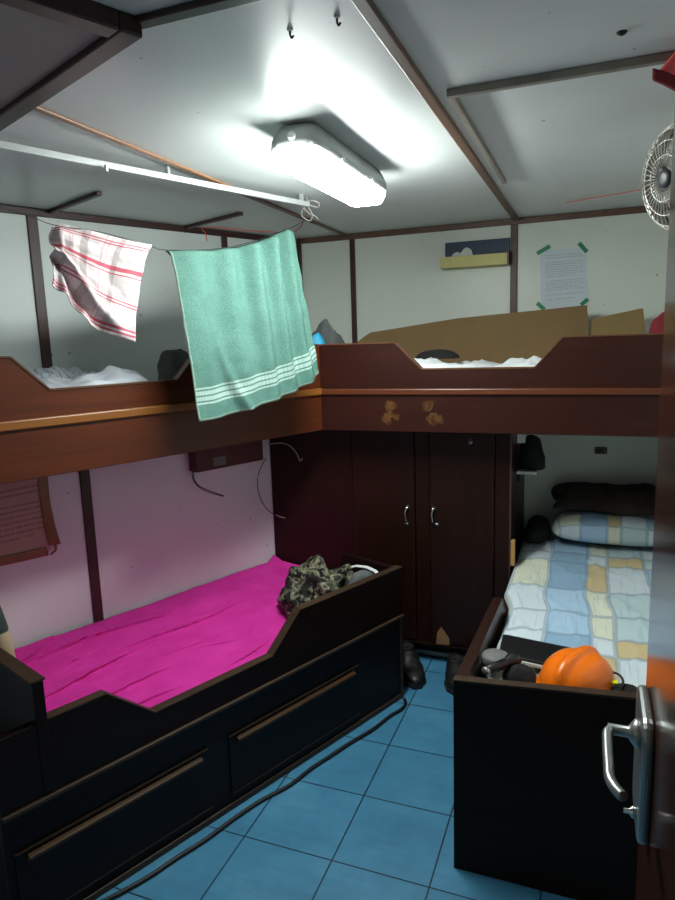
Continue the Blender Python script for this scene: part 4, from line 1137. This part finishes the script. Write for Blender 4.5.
# ------------------------------------------------------------------ caged fan at the right
fc = FW(0.202, 2.02, 1.972); ax = Vector((-0.86, -0.50, -0.10)).normalized()
fan = thing('cage_fan', fc, 'small wire caged fan mounted high on the right wall', 'fan')
fx = ax.cross(Vector((0, 0, 1))).normalized(); fy = ax.cross(fx); R = 0.128
def ring(rad, off, r):
    mb = MB(); n = 36
    P = [fc + ax * off + fx * (rad * math.cos(2 * math.pi * i / n)) + fy * (rad * math.sin(2 * math.pi * i / n)) for i in range(n + 1)]
    mb.tube(P, r, 6, 0, 0); return mb
def cage(sign):
    mb = MB()
    for k, (rad, off) in enumerate(((R, 0.02 * sign), (R * 0.94, 0.034 * sign), (R * 0.72, 0.046 * sign), (R * 0.45, 0.052 * sign))):
        r_ = ring(rad, off, 0.004 if k == 0 else 0.0018); b = len(mb.v); mb.v += r_.v
        for q in r_.f: mb.face(tuple(i + b for i in q))
    for i in range(40):
        a = 2 * math.pi * i / 40; e = fx * math.cos(a) + fy * math.sin(a)
        mb.tube([fc + ax * (0.020 * sign) + e * R, fc + ax * (0.034 * sign) + e * R * 0.94, fc + ax * (0.046 * sign) + e * R * 0.72, fc + ax * (0.053 * sign) + e * R * 0.25], 0.0013, 5, 0, 2)
    return mb
make('front_cage', cage(1), 'fan_metal', fan, 0, True)
make('rear_cage', cage(-1), 'fan_metal', fan, 0, True)
m = MB(); n = 36
for i in range(n):
    for o_, rr_ in ((-0.022, R + 0.001), (0.022, R + 0.001), (0.022, R + 0.005), (-0.022, R + 0.005)):
        a = 2 * math.pi * i / n; m.v.append(fc + ax * o_ + (fx * math.cos(a) + fy * math.sin(a)) * rr_)
for i in range(n):
    for k in range(4):
        a, b = i * 4, ((i + 1) % n) * 4; m.face((a + k, a + (k + 1) % 4, b + (k + 1) % 4, b + k))
make('rim', m, 'fan_metal', fan, 0, True)
m = MB(); m.lathe([(0.022, 0.045), (0.024, 0.050), (0.022, 0.056), (0.012, 0.058)], fc, ax, 20); make('badge', m, 'fan_blade', fan, 0, True)
m = MB(); m.lathe([(0.022, -0.01), (0.024, 0.0), (0.018, 0.02)], fc, ax, 20); make('hub', m, 'fan_blade', fan, 0, True)
for i in range(3):
    m = MB()
    def bl_fn(u, v, i=i):
        a = 2 * math.pi * i / 3 + (v - 0.5) * (0.7 + 0.5 * u); r = 0.02 + 0.092 * u
        return fc + ax * (0.004 + 0.016 * (v - 0.5)) + (fx * math.cos(a) + fy * math.sin(a)) * r
    m.grid(bl_fn, 10, 8); make('blade', m, 'fan_blade', fan, 0, True, 0.002)
m = MB(); m.lathe([(0.042, -0.052), (0.044, -0.07), (0.040, -0.115), (0.022, -0.125)], fc, ax, 22); make('motor', m, 'fan_blade', fan, 0, True)
m = MB(); e = fc - ax * 0.118; m.tube([e, e + Vector((0.03, 0.02, 0.02)), FW(X_R - 0.012, e.y + 0.04, e.z + 0.03)], 0.010, 10); make('arm', m, 'fan_metal', fan, 0, True)
m = MB(); m.box((X_R - 0.013, e.y, e.z - 0.02), (X_R - 0.0005, e.y + 0.08, e.z + 0.08)); make('wall_plate', m, 'fan_metal', fan, 0.002)

# ------------------------------------------------------------------ the open door
XD, YD = 0.0955, 1.105
dr1 = struct(empty('door_1', FW(XD + 0.02, 0.35, 0)))
m = MB(); m.box((XD, 0.13, 0.012), (XD + 0.036, YD, 2.04)); make('door_leaf', m, 'door', dr1, 0.004)
LK = empty('lock', FW(0, 0, 0)); LK.parent = dr1; LK.location = FW(0, 0, 0)
m = MB(); pts = []
zl0, zl1 = 0.834, 1.032
for (cy_, cz_, a0) in ((1.045, zl1 - 0.03, 0), (0.955, zl1 - 0.03, 90), (0.955, zl0 + 0.02, 180), (1.045, zl0 + 0.02, 270)):
    for k in range(6):
        a = math.radians(a0 + 18 * k); rr_ = 0.03 if a0 < 180 else 0.02; pts.append(FW(XD - 0.016, cy_ + rr_ * math.cos(a), cz_ + rr_ * math.sin(a)))
m.prism(pts, (0.0158, 0, 0)); make('lock_case', m, 'steel', dr1, 0.006)
m = MB(); m.lathe([(0.021, 0.0), (0.021, 0.006), (0.014, 0.012), (0.008, 0.016), (0.008, 0.044)], (XD - 0.016, 0.965, 1.0), (-1, 0, 0), 24)
hx = XD - 0.016 - 0.044
m.tube([(hx + 0.008, 0.965, 1.0), (hx, 0.955, 1.0), (hx - 0.001, 0.93, 0.999), (hx, 0.875, 0.998), (hx + 0.001, 0.850, 0.998), (hx + 0.008, 0.830, 0.998), (hx + 0.016, 0.818, 0.998)], 0.0072, 14)
make('door_handle', m, 'steel', dr1, 0, True)
m = MB(); m.lathe([(0.009, 0), (0.009, 0.006), (0.004, 0.010), (0.004, 0.018)], (XD - 0.016, 0.965, 0.872), (-1, 0, 0), 16); make('keyhole', m, 'chrome', dr1, 0, True)
for zz_ in (0.3, 1.75):
    m = MB(); m.lathe([(0.008, 0), (0.008, 0.09)], (XD + 0.018, 0.122, zz_), (0, 0, 1), 12); make('hinge', m, 'steel', dr1, 0, True)
bpy.data.objects.remove(LK)

# ------------------------------------------------------------------ camera, world, view
cam = bpy.data.cameras.new('camera'); co = bpy.data.objects.new('camera', cam); COL.objects.link(co)
rx, ry_, rz_ = CAM[0], CAM[1], CAM[2]
co.matrix_world = Matrix(((rx[0], -ry_[0], -rz_[0], 0), (rx[1], -ry_[1], -rz_[1], 0), (rx[2], -ry_[2], -rz_[2], H), (0, 0, 0, 1)))
cam.sensor_fit = 'VERTICAL'; cam.sensor_height = 32; cam.sensor_width = 24; cam.lens = F_PX / 900 * 32; cam.clip_start = 0.02
SC.camera = co
w = bpy.data.worlds.new('world'); SC.world = w; w.use_nodes = True
w.node_tree.nodes['Background'].inputs[0].default_value = (0.75, 0.85, 1, 1); w.node_tree.nodes['Background'].inputs[1].default_value = 0.03
SC.view_settings.view_transform = 'Standard'; SC.view_settings.look = 'None'; SC.view_settings.gamma = 1; SC.view_settings.use_curve_mapping = False
SC.view_settings.exposure = 0.0
SC.cycles.max_bounces = 10; SC.cycles.diffuse_bounces = 6
